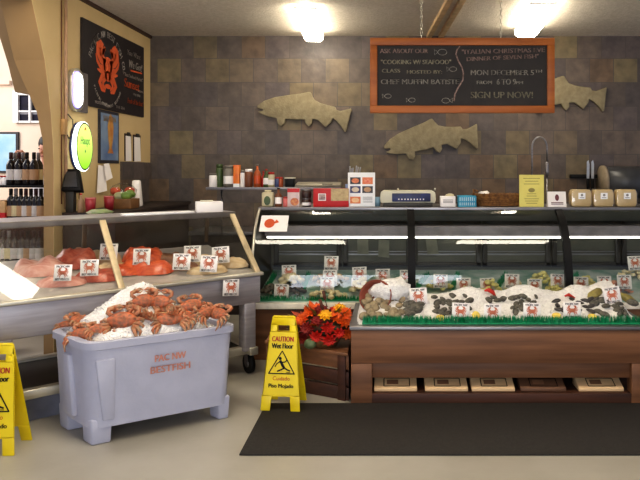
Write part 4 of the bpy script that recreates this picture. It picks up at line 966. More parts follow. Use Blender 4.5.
plaque(560,95,radians(7),1.0,'stone coloured salmon plaque half hidden behind right end of chalkboard')

# ------------------------------------------------------------------ chalkboard
BYc=5.75; a=yp(370,38,BYc); b=yp(554.5,113,BYc); W=b.x-a.x; H=a.z-b.z
t=thing('chalkboard','hanging chalkboard with orange wood frame and handwritten notice','chalkboard',((a.x+b.x)/2,BYc,b.z))
fw=.068
mb=MB(); mb.box(-W/2+fw*.5,W/2-fw*.5,.008,.022,fw*.5,H-fw*.5); part('slate',mb,m_chalkbd,t)
for (x0,x1,z0,z1) in ((-W/2,W/2,H-fw,H),(-W/2,W/2,0,fw),(-W/2,-W/2+fw,fw,H-fw),(W/2-fw,W/2,fw,H-fw)):
    mb=MB(); mb.box(x0,x1,-.01,.03,z0,z1); part('frame_rail',mb,m_frame,t,.004)
K=BYc/F; M=frame((0,.0065,0),(1,0,0),(0,0,1))
def bx(px): return (px-CX)*K-(a.x+b.x)/2
def bz(py): return EYE-(py-CY)*K-b.z
ck={'w':mat('chalk_white',(168,162,150),.9,c2=(112,106,98),scale=60),'y':mat('chalk_yellow',(162,154,130),.9,c2=(108,102,86),scale=60),'p':mat('chalk_pink',(160,134,124),.9,c2=(108,88,80),scale=60)}
for s,x0,x1,yb,h,cc in [('ASK ABOUT OUR',380,428,53,4.6,'p'),('"COOKING W/ SEAFOOD"',381,451,64,4.6,'y'),('CLASS',382,400,72.5,4,'y'),('HOSTED BY:',407,442,73.5,3.6,'y'),('CHEF MUFFIN BATISTE',381,459,84,5,'w'),
    ('"ITALIAN CHRISTMAS EVE',462,545,54,4.6,'p'),('DINNER OF SEVEN FISH"',467,539,61,4.2,'p'),('MON DECEMBER 5',471,534,75,5.4,'w'),('TH',535,542,72.5,3,'w'),('FROM',477,492,84,3.6,'w'),('6 TO 9',497,516,84.5,6,'w'),('PM',516,523,84,3,'w'),('SIGN UP NOW!',471,533,98,6.6,'y')]:
    mb=MB(); text(mb,s,bx(x0),bz(yb),h*K,(x1-x0)*K,'L',M=M,bold=.0022,rot=radians({'"ITALIAN CHRISTMAS EVE':1.5,'DINNER OF SEVEN FISH"':2.5}.get(s,0))); part('chalk_lettering',mb,ck[cc],t)
mb=MB(); ribbon(mb,[(bx(q),bz(w)) for q,w in [(460,46),(457,50),(456,54),(458,60),(462,67),(463.5,73),(463,80),(458,88),(455,94),(454,101)]],.012,M=M); part('chalk_divider',mb,ck['p'],t)
for q,w,s,f in [(441,52,7,-1),(452,69,5.5,-1),(387,96,5,-1),(411,100,5,-1),(447,100.5,6,1)]:
    mb=MB(); s2=s*K; cx_,cz_=bx(q),bz(w); e=[(cx_+s2*.65*cos(2*pi*k/14)-f*s2*.2,cz_+s2*.42*sin(2*pi*k/14)) for k in range(15)]; ribbon(mb,e,.005,M=M); x=cx_+f*s2*.45; ribbon(mb,[(x,cz_),(x+f*s2*.5,cz_+s2*.45),(x+f*s2*.45,cz_-s2*.4),(x,cz_)],.005,M=M); part('chalk_fish',mb,ck['w'],t)
for px in (421.5,501):
    x=bx(px); zt=CEIL-b.z; mb=MB(); nl=11; L=(zt-H)/nl
    for q in range(nl):
        z0=H+q*L; ring=[]
        for k2 in range(11):
            aa=2*pi*k2/10; dx=.011*cos(aa); dz=L*.62*sin(aa); ring.append((x+(dx if q%2 else 0),.01+(0 if q%2 else dx),z0+L/2+dz))
        mb.tube(ring,.0035,5,caps=False)
    part('chain',mb,m_rail,t)

# ------------------------------------------------------------------ left wall things
MWL=lambda Y,z,x=-2.9: frame((x,Y,z),(0,1,0),(0,0,1))       # right = +Y, up = Z, normal = +X
# big poster
y0,y1=5.80,7.25; z0,z1=2.215,3.03; W=y1-y0; H=z1-z0
t=thing('seafood_poster','big black poster with orange crab and white lettering on left wall','poster',(-2.898,y0,z0)); M=MWL(0,0,.022)
mb=MB(); mb.box(0,.02,0,W,0,H); part('panel',mb,mat('black_poster',(30,22,24),.5,c2=(36,27,29)),t)
mo=MB(); mw=MB(); crab=lambda pts,w: ribbon(mo,pts,[q*1.35 for q in w],M=M)
kx=W/64.0; kz=H/89.0
cx_,cz_=.36*W,.455*H
S_=.50
for sg in (-1,1):
    P=lambda pts:[(cx_+sg*x*S_,cz_+.05+y*S_*.66) for x,y in pts]
    crab(P([(.12,.12),(.3,.2),(.42,.38),(.4,.58),(.3,.68),(.2,.62)]),[.05,.06,.07,.075,.06,.03])
    crab(P([(.36,.42),(.22,.46),(.12,.62)]),[.06,.05,.02]); crab(P([(.1,.16),(.22,.3),(.2,.48),(.1,.58)]),[.035,.04,.035,.015])
    crab(P([(.1,-.02),(.34,-.02),(.46,.12),(.52,.32)]),[.03,.035,.03,.012]); crab(P([(.1,-.1),(.32,-.16),(.46,-.12)]),[.03,.03,.012])
    crab(P([(.06,-.18),(.26,-.3),(.36,-.5),(.26,-.68),(.12,-.74)]),[.03,.045,.05,.04,.015]); crab(P([(.05,-.28),(.2,-.42),(.22,-.56),(.1,-.66)]),[.03,.04,.035,.015])
disc(mo,cx_,cz_+.05+.06*S_,.17*S_*1.2,.17*S_,M=M); disc(mo,cx_,cz_+.05-.16*S_,.13*S_,.11*S_,M=M); disc(mo,cx_,cz_+.05-.37*S_,.13*S_,.05*S_,M=M)
mt_=mo; mo2=MB()
def arc(mb,s,cx,cy,r,a0,a1,size,M,up=1):
    n=len(s)
    for i,ch in enumerate(s):
        if ch==' ': continue
        a=radians(a0+(a1-a0)*i/(n-1)); text(mb,ch,cx+r*cos(a),cy+r*sin(a)*1.05,size,size*.62,'C',M=M,rot=a-up*pi/2,bold=.002)
arc(mw,'PACIFIC NW BEST FISH CO.',cx_,cz_-.03,.37,158,14,.066,M)
arc(mw,'PACIFIC NORTHWEST SEAFOOD',cx_,cz_+.02,.35,212,328,.03,M,-1)
text(mw,'PRODUCTS OF',.26*W,.045*H,.03,.26,M=M,bold=.001); text(mw,'THE SEA',.56*W,.045*H,.03,.22,M=M,bold=.001)
text(mw,'You Want',.80*W,.80*H,.06,.36,M=M,slant=.2,bold=.001); text(mw,'We Got!',.83*W,.64*H,.085,.36,M=M,slant=.15,bold=.003)
ribbon(mo2,[(.74*W,.60*H),(.96*W,.615*H)],.018,M=M)
text(mw,'"Best Seafood Market"',.80*W,.50*H,.04,.50,M=M,bold=.001); text(mo2,'Sunset',.77*W,.355*H,.10,.40,M=M,bold=.004); text(mw,'MAGAZINE',.93*W,.34*H,.022,.16,M=M); text(mw,'May 2002',.86*W,.275*H,.025,.18,M=M)
text(mo2,'Fresh off the boat!',.83*W,.15*H,.06,.42,M=M,slant=.2,bold=.001)
part('crab_emblem',mo,m_orange,t); part('orange_lettering',mo2,m_orange,t); part('lettering',mw,mat('poster_white',(200,190,180),.6),t)
# lit capsule sign
Ya=5.56; za=EYE-(110-CY)*Ya/F; zb=EYE-(66-CY)*Ya/F; H=zb-za
t=thing('lit_wall_sign','glowing white capsule light sign with purple green fringe on left wall','light sign',(-2.9,Ya,za))
mb=MB(); mb.box(.0,.03,.10,.34,.0,H*.95); part('back_plate',mb,mat('sign_grey',(120,112,110),.5),t,.01)
def caps(mb,Y,zc,hw,hh,x0,x1):
    pr=[(hw*cos(a),(hh-hw)+hw*sin(a)) for a in [pi*q/10 for q in range(11)]]+[(hw*cos(a),-(hh-hw)+hw*sin(a)) for a in [pi+pi*q/10 for q in range(11)]]
    mb.prism(pr,x0,x1,0,frame((0,Y,zc),(0,1,0),(0,0,1)))
mb=MB(); caps(mb,.12,H/2,.12,H/2,.0,.045); part('chrome_rim',mb,m_rail,t,.006)
mb=MB(); caps(mb,.085,H/2-.005,.072,H/2-.03,.045,.06); part('tinted_edge',mb,emitmat('tube_violet',(.35,.3,1),.7),t)
mb=MB(); caps(mb,.088,H/2-.005,.055,H/2-.05,.06,.075); part('lit_tube',mb,emitmat('tube_white',(.85,.9,1),4),t)
# round lime sign
Yc=5.76; zc=EYE-(146.5-CY)*Yc/F; r=.235
t=thing('round_lit_sign','round glowing lime green sign with white rim on left wall','light sign',(-2.9,Yc,zc)); Mx=Matrix.Scale(.6,4,(1,0,0))@Matrix.Scale(.70,4,(0,1,0))@frame((0,0,0),(0,1,0),(0,0,1))
mb=MB(); mb.lathe([(r*.94,0.0),(r*.97,.005),(r*.97,.03)],40,M=Mx); part('housing',mb,mat('sign_blue',(40,48,110),.4),t)
mb=MB(); mb.lathe([(r*.97,.045),(r*.985,.10),(r*.95,.108)],40,M=Mx,caps=False); part('rim_light',mb,emitmat('rim_white',(.92,1,.92),1.6),t)
def limemat():
    m=bpy.data.materials.new('lime_face'); m.use_nodes=True; nt=m.node_tree; b=nt.nodes['Principled BSDF']; tc=nt.nodes.new('ShaderNodeTexCoord'); s=nt.nodes.new('ShaderNodeSeparateXYZ'); nt.links.new(tc.outputs['Object'],s.inputs[0]); r_=nt.nodes.new('ShaderNodeValToRGB'); mp=nt.nodes.new('ShaderNodeMapRange'); mp.inputs[1].default_value=-.2; mp.inputs[2].default_value=.2; nt.links.new(s.outputs[2],mp.inputs[0]); nt.links.new(mp.outputs[0],r_.inputs[0])
    r_.color_ramp.elements[0].color=(.25,.62,.03,1); r_.color_ramp.elements[1].color=(.75,.85,.25,1); nt.links.new(r_.outputs[0],b.inputs['Base Color']); nt.links.new(r_.outputs[0],b.inputs['Emission Color']); b.inputs['Emission Strength'].default_value=.42; return m
mb=MB(); mb.lathe([(r*.93,.107),(r*.85,.112),(.001,.114)],40,M=Mx,caps=False); part('lime_face',mb,limemat(),t)
mb=MB(); mb.lathe([(r*.955,.107),(r*.90,.115),(r*.89,.110)],40,M=Mx,caps=False); part('dark_ring',mb,mat('ring_dark',(40,60,50),.5),t)
M=Mx@Matrix.Translation((0,0,.1165)); mb=MB(); text(mb,'Haupt',0,.02,.075,.24,M=M,bold=.002); disc(mb,0,-.045,.014,.014,M=M); part('lettering',mb,mat('lime_ink',(60,140,70),.5,emit=.3),t); mb=MB(); ribbon(mb,[(-.02,.15),(0,.175),(.02,.15)],.02,M=M); part('orange_mark',mb,m_orange,t)
mb=MB(); mb.tube([(.01,.02,-r),(.01,.0,-r-.25)],.003,5); part('cord',mb,m_black,t)
# fish poster
y0,y1=6.15,6.60; za=1.67; zb=2.205; W=y1-y0; H=zb-za
t=thing('salmon_poster','blue framed poster with upright golden fish on left wall','poster',(-2.9,y0,za)); M=MWL(0,0,0)
mb=MB(); mb.box(0,.015,0,W,0,H); part('frame',mb,mat('poster_frame',(52,48,54),.5),t)
M=frame((.017,0,0),(0,1,0),(0,0,1)); mb=MB(); mb.add([(.03,.03,0),(W-.02,.03,0),(W-.02,H-.03,0),(.03,H-.03,0)],[(0,1,2,3)],0,False,M); part('print',mb,mat('sea_blue_print',(128,146,168),.5,c2=(92,112,148),scale=5),t)
mb=MB(); pr=[(.0,.42),(.03,.36),(.05,.2),(.04,0),(.02,-.15),(.05,-.24),(-.05,-.24),(-.02,-.15),(-.04,0),(-.05,.2),(-.03,.36)]; mb.add([(W*.5+x*1.35+.02,.25+y*.62,.002) for x,y in pr],[tuple(range(len(pr)))[::-1]],0,False,M); part('golden_fish',mb,mat('gold_print',(196,150,80),.5,c2=(176,110,60),scale=12),t)
mb=MB(); text(mb,'SALMON',W*.5,H-.11,.06,W*.62,M=M@Matrix.Translation((0,0,.002)),bold=.002); part('lettering',mb,mat('tan_print',(170,140,90),.5),t)
# clipboards
for ya,yb,lab in ((6.765,6.93,'clipboard with white paper on left wall, nearer of the two'),(6.99,7.19,'clipboard with white paper on left wall, nearer the corner')):
    W=yb-ya; t=thing('clipboard',lab,'clipboard',(-2.9,ya,1.70),0,'clipboards on the left wall'); mb=MB(); mb.box(0,.008,0,W,0,.30); part('board',mb,m_brown,t); M=frame((.011,0,0),(0,1,0),(0,0,1)); mb=MB(); mb.add([(.015,-.005,0),(W,.0,0),(W-.02,.275,0),(.01,.275,0)],[(0,1,2,3)],0,False,M); part('paper',mb,m_card,t); mb=MB(); mb.box(.008,.022,W*.3,W*.7,.275,.315); part('clip',mb,m_dkmetal,t,.003)
# white cloth / papers
p=wl(96,166); t=thing('paper_sheets','white paper sheets hanging on left wall under the fish poster','paper',(-2.885,6.1,1.37)); mb=MB(); mb.add([(.0,0,0),(.03,.16,.02),(.01,.14,.27),(0,.03,.28)],[(0,1,2,3)]); part('sheet',mb,m_card,t); mb=MB(); mb.add([(.04,.12,.12),(.05,.24,.15),(.03,.2,.3),(.02,.1,.29)],[(0,1,2,3)]); part('sheet',mb,m_card,t)
# conduit
t=thing('electrical_conduit','thin vertical wall conduit with tan junction box beside arch','conduit',(-2.9,5.52,0)); mb=MB(); mb.tube([(.015,0,1.25),(.015,0,CEIL)],.014,8); part('pipe',mb,mat('conduit_pink',(186,150,120),.4),t); mb=MB(); mb.tube([(.008,-.06,1.3),(.008,-.06,CEIL)],.006,6); part('cable',mb,mat('cable_brown',(110,70,44),.5),t)
za=EYE-(135-CY)*5.5/F; mb=MB(); mb.box(0,.04,-.07,-.015,za,za+.14); part('junction_box',mb,mat('box_tan',(190,150,98),.5),t,.004); mb=MB(); mb.tube([(.03,0,2.1),(.05,.05,2.05),(.04,.08,1.95),(.03,.02,1.88),(.03,-.03,1.95),(.03,.0,2.05)],.005,6); part('loose_cord',mb,m_dkmetal,t)
# left wall counter
t=thing('side_counter','dark tall counter along the left wall behind slanted case','counter',(0,0,0)); mb=MB(); mb.box(-2.88,-2.42,5.46,7.45,0,1.19); part('cabinet',mb,m_counter,t); mb=MB(); mb.box(-2.88,-2.40,5.44,7.46,1.19,1.225); part('worktop',mb,m_counter,t,.004)
CZ=1.225
def onC(px,X): return Vector((X,X*F/(px-CX),CZ))
# terminal
p=onC(66,-2.66); p.y=5.85; t=thing('till_terminal','dark register screen tilted on a stand beside the arch pillar','till',(-2.80,5.56,CZ)) ; t.location=(-2.835,5.50,CZ)
mb=MB(); mb.box(-.03,.04,-.03,.03,0,.20); part('stand',mb,m_dkmetal,t,.006); M=Matrix.Translation((0,0,.28))@Matrix.Rotation(radians(-20),4,'X'); mb=MB(); mb.hexa([(-.055,-.03,-.10),(.12,-.03,-.10),(.12,.05,-.10),(-.055,.05,-.10)],[(-.055,-.01,.11),(.055,-.01,.11),(.055,.04,.11),(-.055,.04,.11)],M=M); part('screen_housing',mb,m_black,t,.008); mb=MB(); mb.hexa([(-.04,-.036,-.07),(.09,-.036,-.07),(.09,-.03,-.07),(-.04,-.03,-.07)],[(-.04,-.019,.08),(.045,-.019,.08),(.045,-.012,.08),(-.04,-.012,.08)],M=M); part('screen',mb,mat('screen_grey',(64,62,62),.25),t)
mred=mat('red_cup',(150,34,44),.4)
for px,X,lab in ((90.5,-2.62,'red cup standing on the side counter, nearer the arch'),(109,-2.62,'red cup on the side counter beside the plastic bags')):
    p=onC(px,X); t=thing('red_cup',lab,'cup',p,0,'red cups on the side counter'); mb=MB(); mb.lathe([(.038,0),(.046,.13),(.043,.13),(.035,.006)],16); part('cup_body',mb,mred,t); mb=MB(); mb.lathe([(.047,.126),(.048,.135),(.042,.135)],16,caps=False); part('rim',mb,mat('pale_rim',(196,120,116),.4),t)
p=onC(123,-2.62); t=thing('produce_box','low wooden box of wrapped green vegetables on the side counter','box',p,0); mb=MB(); mb.box(-.12,.12,-.11,.11,0,.095); part('box_body',mb,mat('wood_box',(130,90,52),.6),t,.004)
for q in range(7):
    a=q*.9; mb=MB(); mb.blob((.07*cos(a),.06*sin(a),.14+.03*sin(q*2.)),(.05,.05,.04),.25,3,q,2); part('vegetable',mb,[mat('veg_green',(130,160,70),.5),mat('veg_pale',(190,190,150),.5),mat('veg_red',(196,70,44),.5)][(q*2)%3],t)
mb=MB(); mb.blob((0,0,.15),(.125,.115,.10),.2,3,3,3); part('plastic_wrap',mb,m_clear,t)
p=onC(137,-2.6); mb=MB(); mb.hexa([(-.05,-.07,0),(.05,-.07,0),(.05,.07,0),(-.05,.07,0)],[(-.04,-.05,.27),(.03,-.05,.27),(.03,.05,.27),(-.04,.05,.27)]); single('white_bag',mb,m_card,'tall white paper bag at the corner end of the side counter','bag',None,p,(0,0,.2),bevel=.015)
p=onC(100,-2.46); mb=MB(); mb.blob((0,0,.02),(.10,.14,.025),.3,4,2,2); single('produce_tray',mb,mat('tray_mixed',(170,166,140),.6,c2=(120,140,90),scale=20),'flat tray of pale wrapped goods at the front of side counter','tray',None,p)
jar('small sauce bottle with orange cap beside the register screen',onC(81,-2.72),.03,.17,mat('clear_sauce',(150,120,90),.4),j_red,None,'sauce_bottle','bottle',None,1)

# ------------------------------------------------------------------ flower crate
FA=Vector((-.92,4.60,0)); FB=Vector((-.285,4.29,0)); d=FB-FA
t=thing('flower_crate','low stepped wooden crate of dark planks under the autumn flowers','crate',FA)
BKD=Vector((0,.34,0)); fn_=Vector((d.y,-d.x,0)).normalized()
def slab(o,e,off,z0,z1,m,nm,bev=.004):
    up0=Vector((0,0,z0)); up1=Vector((0,0,z1)); q=[o,o+e,o+e+off,o+off]
    mb=MB(); mb.hexa([v+up0 for v in q],[v+up1 for v in q]); part(nm,mb,m,t,bev)
Z0=Vector((0,0,0))
for z0_,z1_,m in ((.0,.09,m_wood2),(.105,.20,m_wood2),(.215,.31,m_wood)): slab(Z0,d,Vector((0,.03,0)),z0_,z1_,m,'front_plank')
for o_ in (Z0,d-Vector((.03,-.015,0))): slab(o_+Vector((0,.031,0)),Vector((.03,-.0146,0)),BKD-Vector((0,.03,0)),0,.31,m_wood2,'side_plank')
slab(fn_*.015,d,BKD,.311,.335,m_wood,'top_board')
for f_ in (.03,.88): slab(d*f_+fn_*.013,d*.09,fn_*-.013,0,.31,m_wood2,'corner_batten',.003)
fc=FA+d*.70+Vector((0,.11,0)); fc.z=.335
ft=thing('flower_arrangement','autumn silk flower arrangement in red, orange and yellow','flower arrangement',fc); ft.scale=(1.1,1.05,.95); ft.location.x-=.02
fr=random.Random(3)
mb=MB(); mb.lathe([(.10,0),(.13,.05),(.13,.09),(.11,.09)],16); part('basket',mb,m_wick,ft)
mb=MB(); mb.blob((0,0,.13),(.19,.10,.10),.5,4,2,3); part('foliage_core',mb,mat('dark_foliage',(52,52,26),.7,c2=(84,50,24),scale=25),ft)
fm=[mat('silk_red',(206,36,16),.6,c2=(170,22,12)),mat('silk_orange',(232,104,22),.6,c2=(206,74,16)),mat('silk_yellow',(240,184,24),.6,c2=(226,150,20)),mat('silk_dark_red',(136,26,18),.6),mat('leaf_olive',(110,104,44),.6,c2=(140,90,34)),mat('leaf_rust',(186,72,26),.6,c2=(150,50,20))]
def flower_mesh(m,rad,n=9):
    mb=MB()
    for ring in range(2):
        for q in range(n):
            a=2*pi*q/n+ring*.3; rr=rad*(1-.35*ring); z=.004+.012*ring; w=rr*.42
            p0=Vector((0,0,z)); p1=Vector((rr*.6*cos(a)-w*sin(a)*.6,rr*.6*sin(a)+w*cos(a)*.6,z+.014)); p2=Vector((rr*cos(a),rr*sin(a),z+.006+.01*ring)); p3=Vector((rr*.6*cos(a)+w*sin(a)*.6,rr*.6*sin(a)-w*cos(a)*.6,z+.014))
            mb.add([p0,p3,p2,p1],[(0,1,2,3)])
    mb.blob((0,0,.018),(rad*.22,rad*.22,.01),.1,2,1,1); return mb.mesh('flower_head',m)
FM=[flower_mesh(fm[q],.052) for q in (0,1,2,3)]
def leafm(m):
    mb=MB(); mb.add([(0,0,0),(.02,.03,.006),(.028,.06,.0),(0,.11,-.01),(-.028,.06,0),(-.02,.03,.006)],[(0,1,2,3),(0,3,4,5)]); return mb.mesh('leaf',m)
LM=[leafm(fm[4]),leafm(fm[5]),leafm(fm[1])]
def orient(o,nrm,spin=0): o.rotation_euler=(nrm.to_track_quat('Z','Y')@Matrix.Rotation(spin,4,'Z').to_quaternion()).to_euler()
heads=[(-.02,-.12,.10,0),(.06,-.13,.08,0),(.12,-.10,.12,0),(-.08,-.10,.15,3),(-.02,-.09,.20,3),(.05,-.10,.155,0),(.03,-.07,.24,2),(.10,-.06,.22,1),(.15,-.05,.19,1),(-.12,-.05,.20,1),(-.15,-.03,.13,1),(.17,-.04,.10,1),(.16,-.02,.25,1),(-.07,-.03,.25,1),(-.11,-.09,.08,3),(.0,-.02,.26,3),(.12,.02,.26,2),(-.03,.06,.25,1),(.08,.07,.24,0)]
for x,y,z,q in heads:
    o=add_obj('flower_head',FM[q],ft); o.location=(x,y,z); nv=Vector((x*1.5,y*2-.25,(z-.12)*3)).normalized(); orient(o,nv,fr.uniform(0,3)); s=fr.uniform(.85,1.15); o.scale=(s,s,s)
for q in range(46):
    a=fr.uniform(0,2*pi); e=fr.uniform(-.2,1.2); dd=Vector((cos(a)*cos(e),sin(a)*cos(e)*.6-.15,sin(e))).normalized(); o=add_obj('leaf',LM[q%3],ft); o.location=Vector((dd.x*.17,dd.y*.11,.13+dd.z*.10)); o.rotation_euler=((dd+Vector((fr.uniform(-.3,.3),0,fr.uniform(-.2,.3)))).to_track_quat('Y','Z')).to_euler(); s=fr.uniform(.7,1.1); o.scale=(s,s,s)
for a_,b_ in (((.03,-.06,.22),(-.005,-.06,.36)),((.04,-.05,.3),(.015,-.05,.42))):
    mb=MB(); mb.tube([a_,Vector(a_).lerp(Vector(b_),.4),Vector(a_).lerp(Vector(b_),.5),b_],[.003,.003,.011,.010],7); part('cattail',mb,mat('cattail_brown',(84,42,24),.7),ft)
mb=MB(); mb.blob((-.06,-.125,.045),(.042,.04,.04),.08,3,1,2); part('green_gourd',mb,mat('gourd_green',(84,100,66),.5,c2=(110,120,84),scale=20),ft)

# ------------------------------------------------------------------ wine room things
# painting
a=yp(-20,132,8.49); b=yp(19,173,8.49); W=b.x-a.x; H=a.z-b.z
t=thing('blue_painting','framed pale blue seascape painting on the wine room far wall','painting',(a.x,8.5,b.z)); mb=MB(); mb.box(0,W,-.03,0,0,H); part('frame',mb,mat('black_frame',(42,34,40),.5),t); mb=MB(); mb.box(.03,W-.03,-.036,-.03,.03,H-.03); part('canvas',mb,mat('sky_blue_canvas',(176,206,222),.6,c2=(130,180,212),scale=3),t)
# wine rack with bottles
RY=5.95; zs=[EYE-(y-CY)*RY/F for y in (185,221,263)]
rx0=(-26-CX)*RY/F; rx1=-3.10
t=thing('wine_rack','dark wine shelf rack full of bottles beyond the arch','wine rack',(0,0,0))
for z in zs: mb=MB(); mb.box(rx0,rx1,RY-.10,RY+.22,z-.022,z); part('shelf',mb,m_black,t,.003)
for x in (rx0,rx1-.03):
    for y in (RY-.10,RY+.19): mb=MB(); mb.box(x,x+.03,y,y+.03,0,zs[0]); part('upright',mb,m_black,t)
mb=MB(); mb.box(rx0,rx1,RY+.22,RY+.23,0,zs[1]+.04); part('back_panel',mb,m_wood2,t)
m_bot=mat('dark_wine_glass',(26,20,22),.15,c2=(20,16,18)); m_cap=mat('wine_capsule',(58,16,22),.4); labm=[mat('wine_label_white',(196,188,184),.6),mat('wine_label_tan',(170,134,100),.6),mat('wine_label_cream',(206,190,150),.6)]
def wine(capm,labm_):
    t=thing('wine_bottle','','wine bottle'); mb=MB(); mb.lathe([(.038,0),(.041,.006),(.041,.19),(.033,.215),(.016,.24),(.0145,.30),(.0155,.302),(.0155,.31)],16); part('glass_body',mb,m_bot,t)
    mb=MB(); mb.lathe([(.0165,.25),(.0165,.30),(.0165,.312),(.004,.314)],12); part('capsule',mb,capm,t); mb=MB(); mb.lathe([(.0416,.05),(.0416,.15)],16,caps=False); part('paper_label',mb,labm_,t); return t
WB=[wine(m_cap,labm[0]),wine(m_black,labm[1]),wine(mat('grey_capsule',(150,140,140),.4),labm[2])]
first=set()
def putw(k,p,lab,g):
    if k not in first: first.add(k); o=WB[k]; o.location=p; o['label']=lab; o['group']=g
    else: dup(WB[k],p,None,lab,group=g)
for i,(px,k) in enumerate([(11,0),(15,2),(19,0),(23,2),(27,1),(34,1),(38.5,2)]):
    putw(k,Vector(((px-CX)*(RY+(.06 if k==2 else -.03))/F,RY+(.06 if k==2 else -.03),zs[0])),'dark wine bottle standing in the top row of the rack, '+['leftmost','second, pale capped','third, red capped','fourth, pale capped','fifth, black capped','sixth, black capped','last beside the pillar'][i],'wine bottles top row')
for i,px in enumerate((11,16,21,26,31,36,41)): putw([1,2,1,0,1,0,1][i],Vector(((px-CX)*(RY-.03)/F,RY-.03,zs[1])),'dark wine bottle with tan label in the second row of the rack','wine bottles second row')
for i,px in enumerate((3,9,15,22,28,34,40)): putw([0,2,0,0,1,0,0][i],Vector(((px-CX)*(RY-.03)/F,RY-.03,zs[2])),'wine bottle in the low rack row seen through slanted glass','wine bottles low row')
p=Vector((-3.72,RY-.02,zs[1])); t=thing('wine_carton','tan and red carton at the left end of the second rack row','carton',p); mb=MB(); mb.box(-.08,.08,-.07,.09,.085,.2); part('carton_top',mb,mat('tan_carton',(206,166,120),.6),t,.002); mb=MB(); mb.box(-.08,.08,-.07,.09,0,.085); part('red_base',mb,m_red,t,.002)
for i,px in enumerate((1,5)): 
    p=Vector(((px-CX)*(RY-.02)/F,RY-.02,zs[0])); jar('small red lidded jar on the top rack row, '+['at the picture edge','next to the bottles'][i],p,.022,.09,m_card,j_red,None,'jar','jar','small jars on the wine rack')

# person behind the rack reaching out
m_skin=mat('skin',(206,150,126),.5,c2=(198,140,116)); m_shirt=mat('white_shirt',(226,222,226),.7); m_hair=mat('black_hair',(26,20,20),.6)
px_,py_=-3.72,6.75
pt=thing('person','person in white shirt reaching out an arm behind wine bottles, half hidden by pillar','person',(px_,py_,0))
def skin(name,nodes,edges,m,parent,sub=2):
    me=bpy.data.meshes.new(name); me.from_pydata([n[0] for n in nodes],edges,[]); me.materials.append(m); o=add_obj(name,me,parent)
    sk=o.modifiers.new('s','SKIN'); 
    for v,n in zip(me.skin_vertices[0].data,nodes): v.radius=(n[1],n[2] if len(n)>2 else n[1])
    me.skin_vertices[0].data[0].use_root=True; sk.use_smooth_shade=True; sub_=o.modifiers.new('u','SUBSURF'); sub_.levels=sub; sub_.render_levels=sub; return o
hz=EYE-(147-CY)*py_/F; k_=hz/1.72*1.0
def z(v): return v*k_
nodes=[((0,0,z(.98)),.15,.11),((0,0,z(1.2)),.14,.10),((0,0,z(1.40)),.16,.10),((0,-.01,z(1.50)),.06),((0,-.02,z(1.60)),.055),((0,-.03,z(1.68)),.085,.095),((0,-.03,z(1.78)),.07,.085),
 ((-.17,0,z(1.44)),.055),((-.17,-.13,z(1.47)),.045),((-.10,-.30,z(1.63)),.036),((-.08,-.37,z(1.655)),.036),((.20,0,z(1.43)),.055),((.26,.02,z(1.16)),.042),((.25,-.06,z(.92)),.033),((.24,-.08,z(.84)),.035),
 ((-.10,0,z(.88)),.09),((-.11,-.02,z(.50)),.065),((-.11,.02,z(.08)),.045),((-.11,-.14,z(.03)),.04),((.10,0,z(.88)),.09),((.11,-.02,z(.50)),.065),((.11,.02,z(.08)),.045),((.11,-.14,z(.03)),.04)]
for hb in (10,14):
    c0=Vector(nodes[hb][0]); dn=(c0-Vector(nodes[hb-1][0])).normalized(); sd=dn.cross(Vector((0,0,1))).normalized()
    if sd.length<.1: sd=Vector((1,0,0))
    for q in range(4): nodes.append((tuple(c0+dn*.07+sd*(q-1.5)*.018-Vector((0,0,.015))),.009)); 
    nodes.append((tuple(c0+sd*.05+dn*.02),.010))
E=[(0,1),(1,2),(2,3),(3,4),(4,5),(5,6),(2,7),(7,8),(8,9),(9,10),(2,11),(11,12),(12,13),(13,14),(0,15),(15,16),(16,17),(17,18),(0,19),(19,20),(20,21),(21,22)]+[(10,23+q) for q in range(5)]+[(14,28+q) for q in range(5)]
skin('body',nodes,E,m_skin,pt)
nd=[((0,0,z(.95)),.165,.125),((0,0,z(1.2)),.16,.115),((0,0,z(1.40)),.175,.115),((0,0,z(1.47)),.08),((-.17,0,z(1.45)),.07),((-.19,-.07,z(1.46)),.055),((.20,0,z(1.44)),.07),((.25,.02,z(1.24)),.06)]
skin('shirt',nd,[(0,1),(1,2),(2,3),(2,4),(4,5),(2,6),(6,7)],m_shirt,pt)
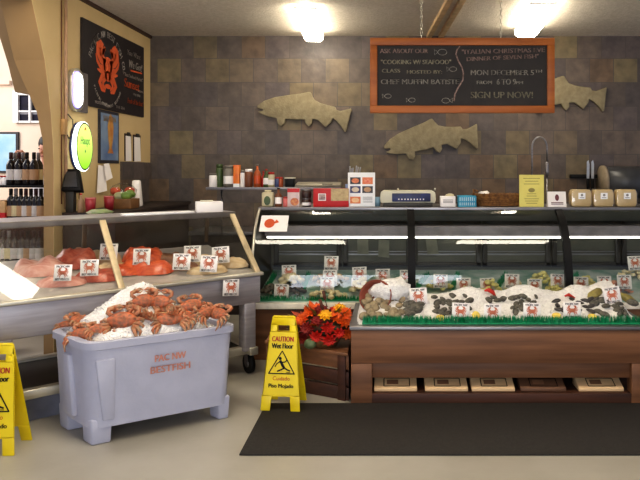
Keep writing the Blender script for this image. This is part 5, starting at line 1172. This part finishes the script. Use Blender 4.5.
skin('trousers',[((0,0,z(.96)),.17,.13),((-.10,0,z(.86)),.105),((-.11,-.02,z(.5)),.08),((-.11,.02,z(.1)),.065),((.10,0,z(.86)),.105),((.11,-.02,z(.5)),.08),((.11,.02,z(.1)),.065)],[(0,1),(1,2),(2,3),(0,4),(4,5),(5,6)],mat('navy_trousers',(40,42,56),.8),pt)
mb=MB(); mb.blob((0,0,0),(.095,.105,.10),.1,2,3,3,M=Matrix.Translation((0,.0,z(1.755)))); part('hair',mb,m_hair,pt)
mb=MB()
for s in (-1,1): mb.blob((s*.035,-.118,z(1.70)),(.012,.006,.007),0,1,1,1)
part('eye',mb,m_black,pt); mb=MB(); mb.blob((0,-.13,z(1.665)),(.014,.02,.022),.1,1,1,2); part('nose',mb,m_skin,pt); mb=MB(); mb.blob((0,-.115,z(1.625)),(.026,.008,.007),0,1,1,2); part('mouth',mb,mat('lip',(160,84,80),.5),pt)

# ------------------------------------------------------------------ light
w=bpy.data.worlds.new('world'); scene.world=w; w.use_nodes=True; w.node_tree.nodes['Background'].inputs[0].default_value=(.78,.82,1.0,1); w.node_tree.nodes['Background'].inputs[1].default_value=.26
def area(name,loc,rot,sx,sy,power,colr):
    l=bpy.data.lights.new(name,'AREA'); l.shape='RECTANGLE'; l.size=sx; l.size_y=sy; l.energy=power; l.color=colr; o=bpy.data.objects.new(name,l); col.objects.link(o); o.location=loc; o.rotation_euler=rot; return o
area('daylight_shopfront',(-.3,-2.6,1.15),(radians(88),0,0),3.6,1.3,55,(.84,.9,1.0))
area('wine_room_daylight',(-6.5,6.0,3.2),(radians(25),radians(-25),0),2.5,2.5,62,(1,.96,.92))

cam=bpy.data.cameras.new('camera'); co=bpy.data.objects.new('camera',cam); col.objects.link(co); scene.camera=co
co.location=(0,0,EYE); co.rotation_euler=(radians(90),0,0); cam.sensor_width=36; cam.lens=F/640*36; cam.shift_x=-70/640; cam.shift_y=-70/640; cam.clip_start=.05
scene.view_settings.view_transform='Standard'; scene.view_settings.look='Medium High Contrast'; scene.view_settings.exposure=1.15
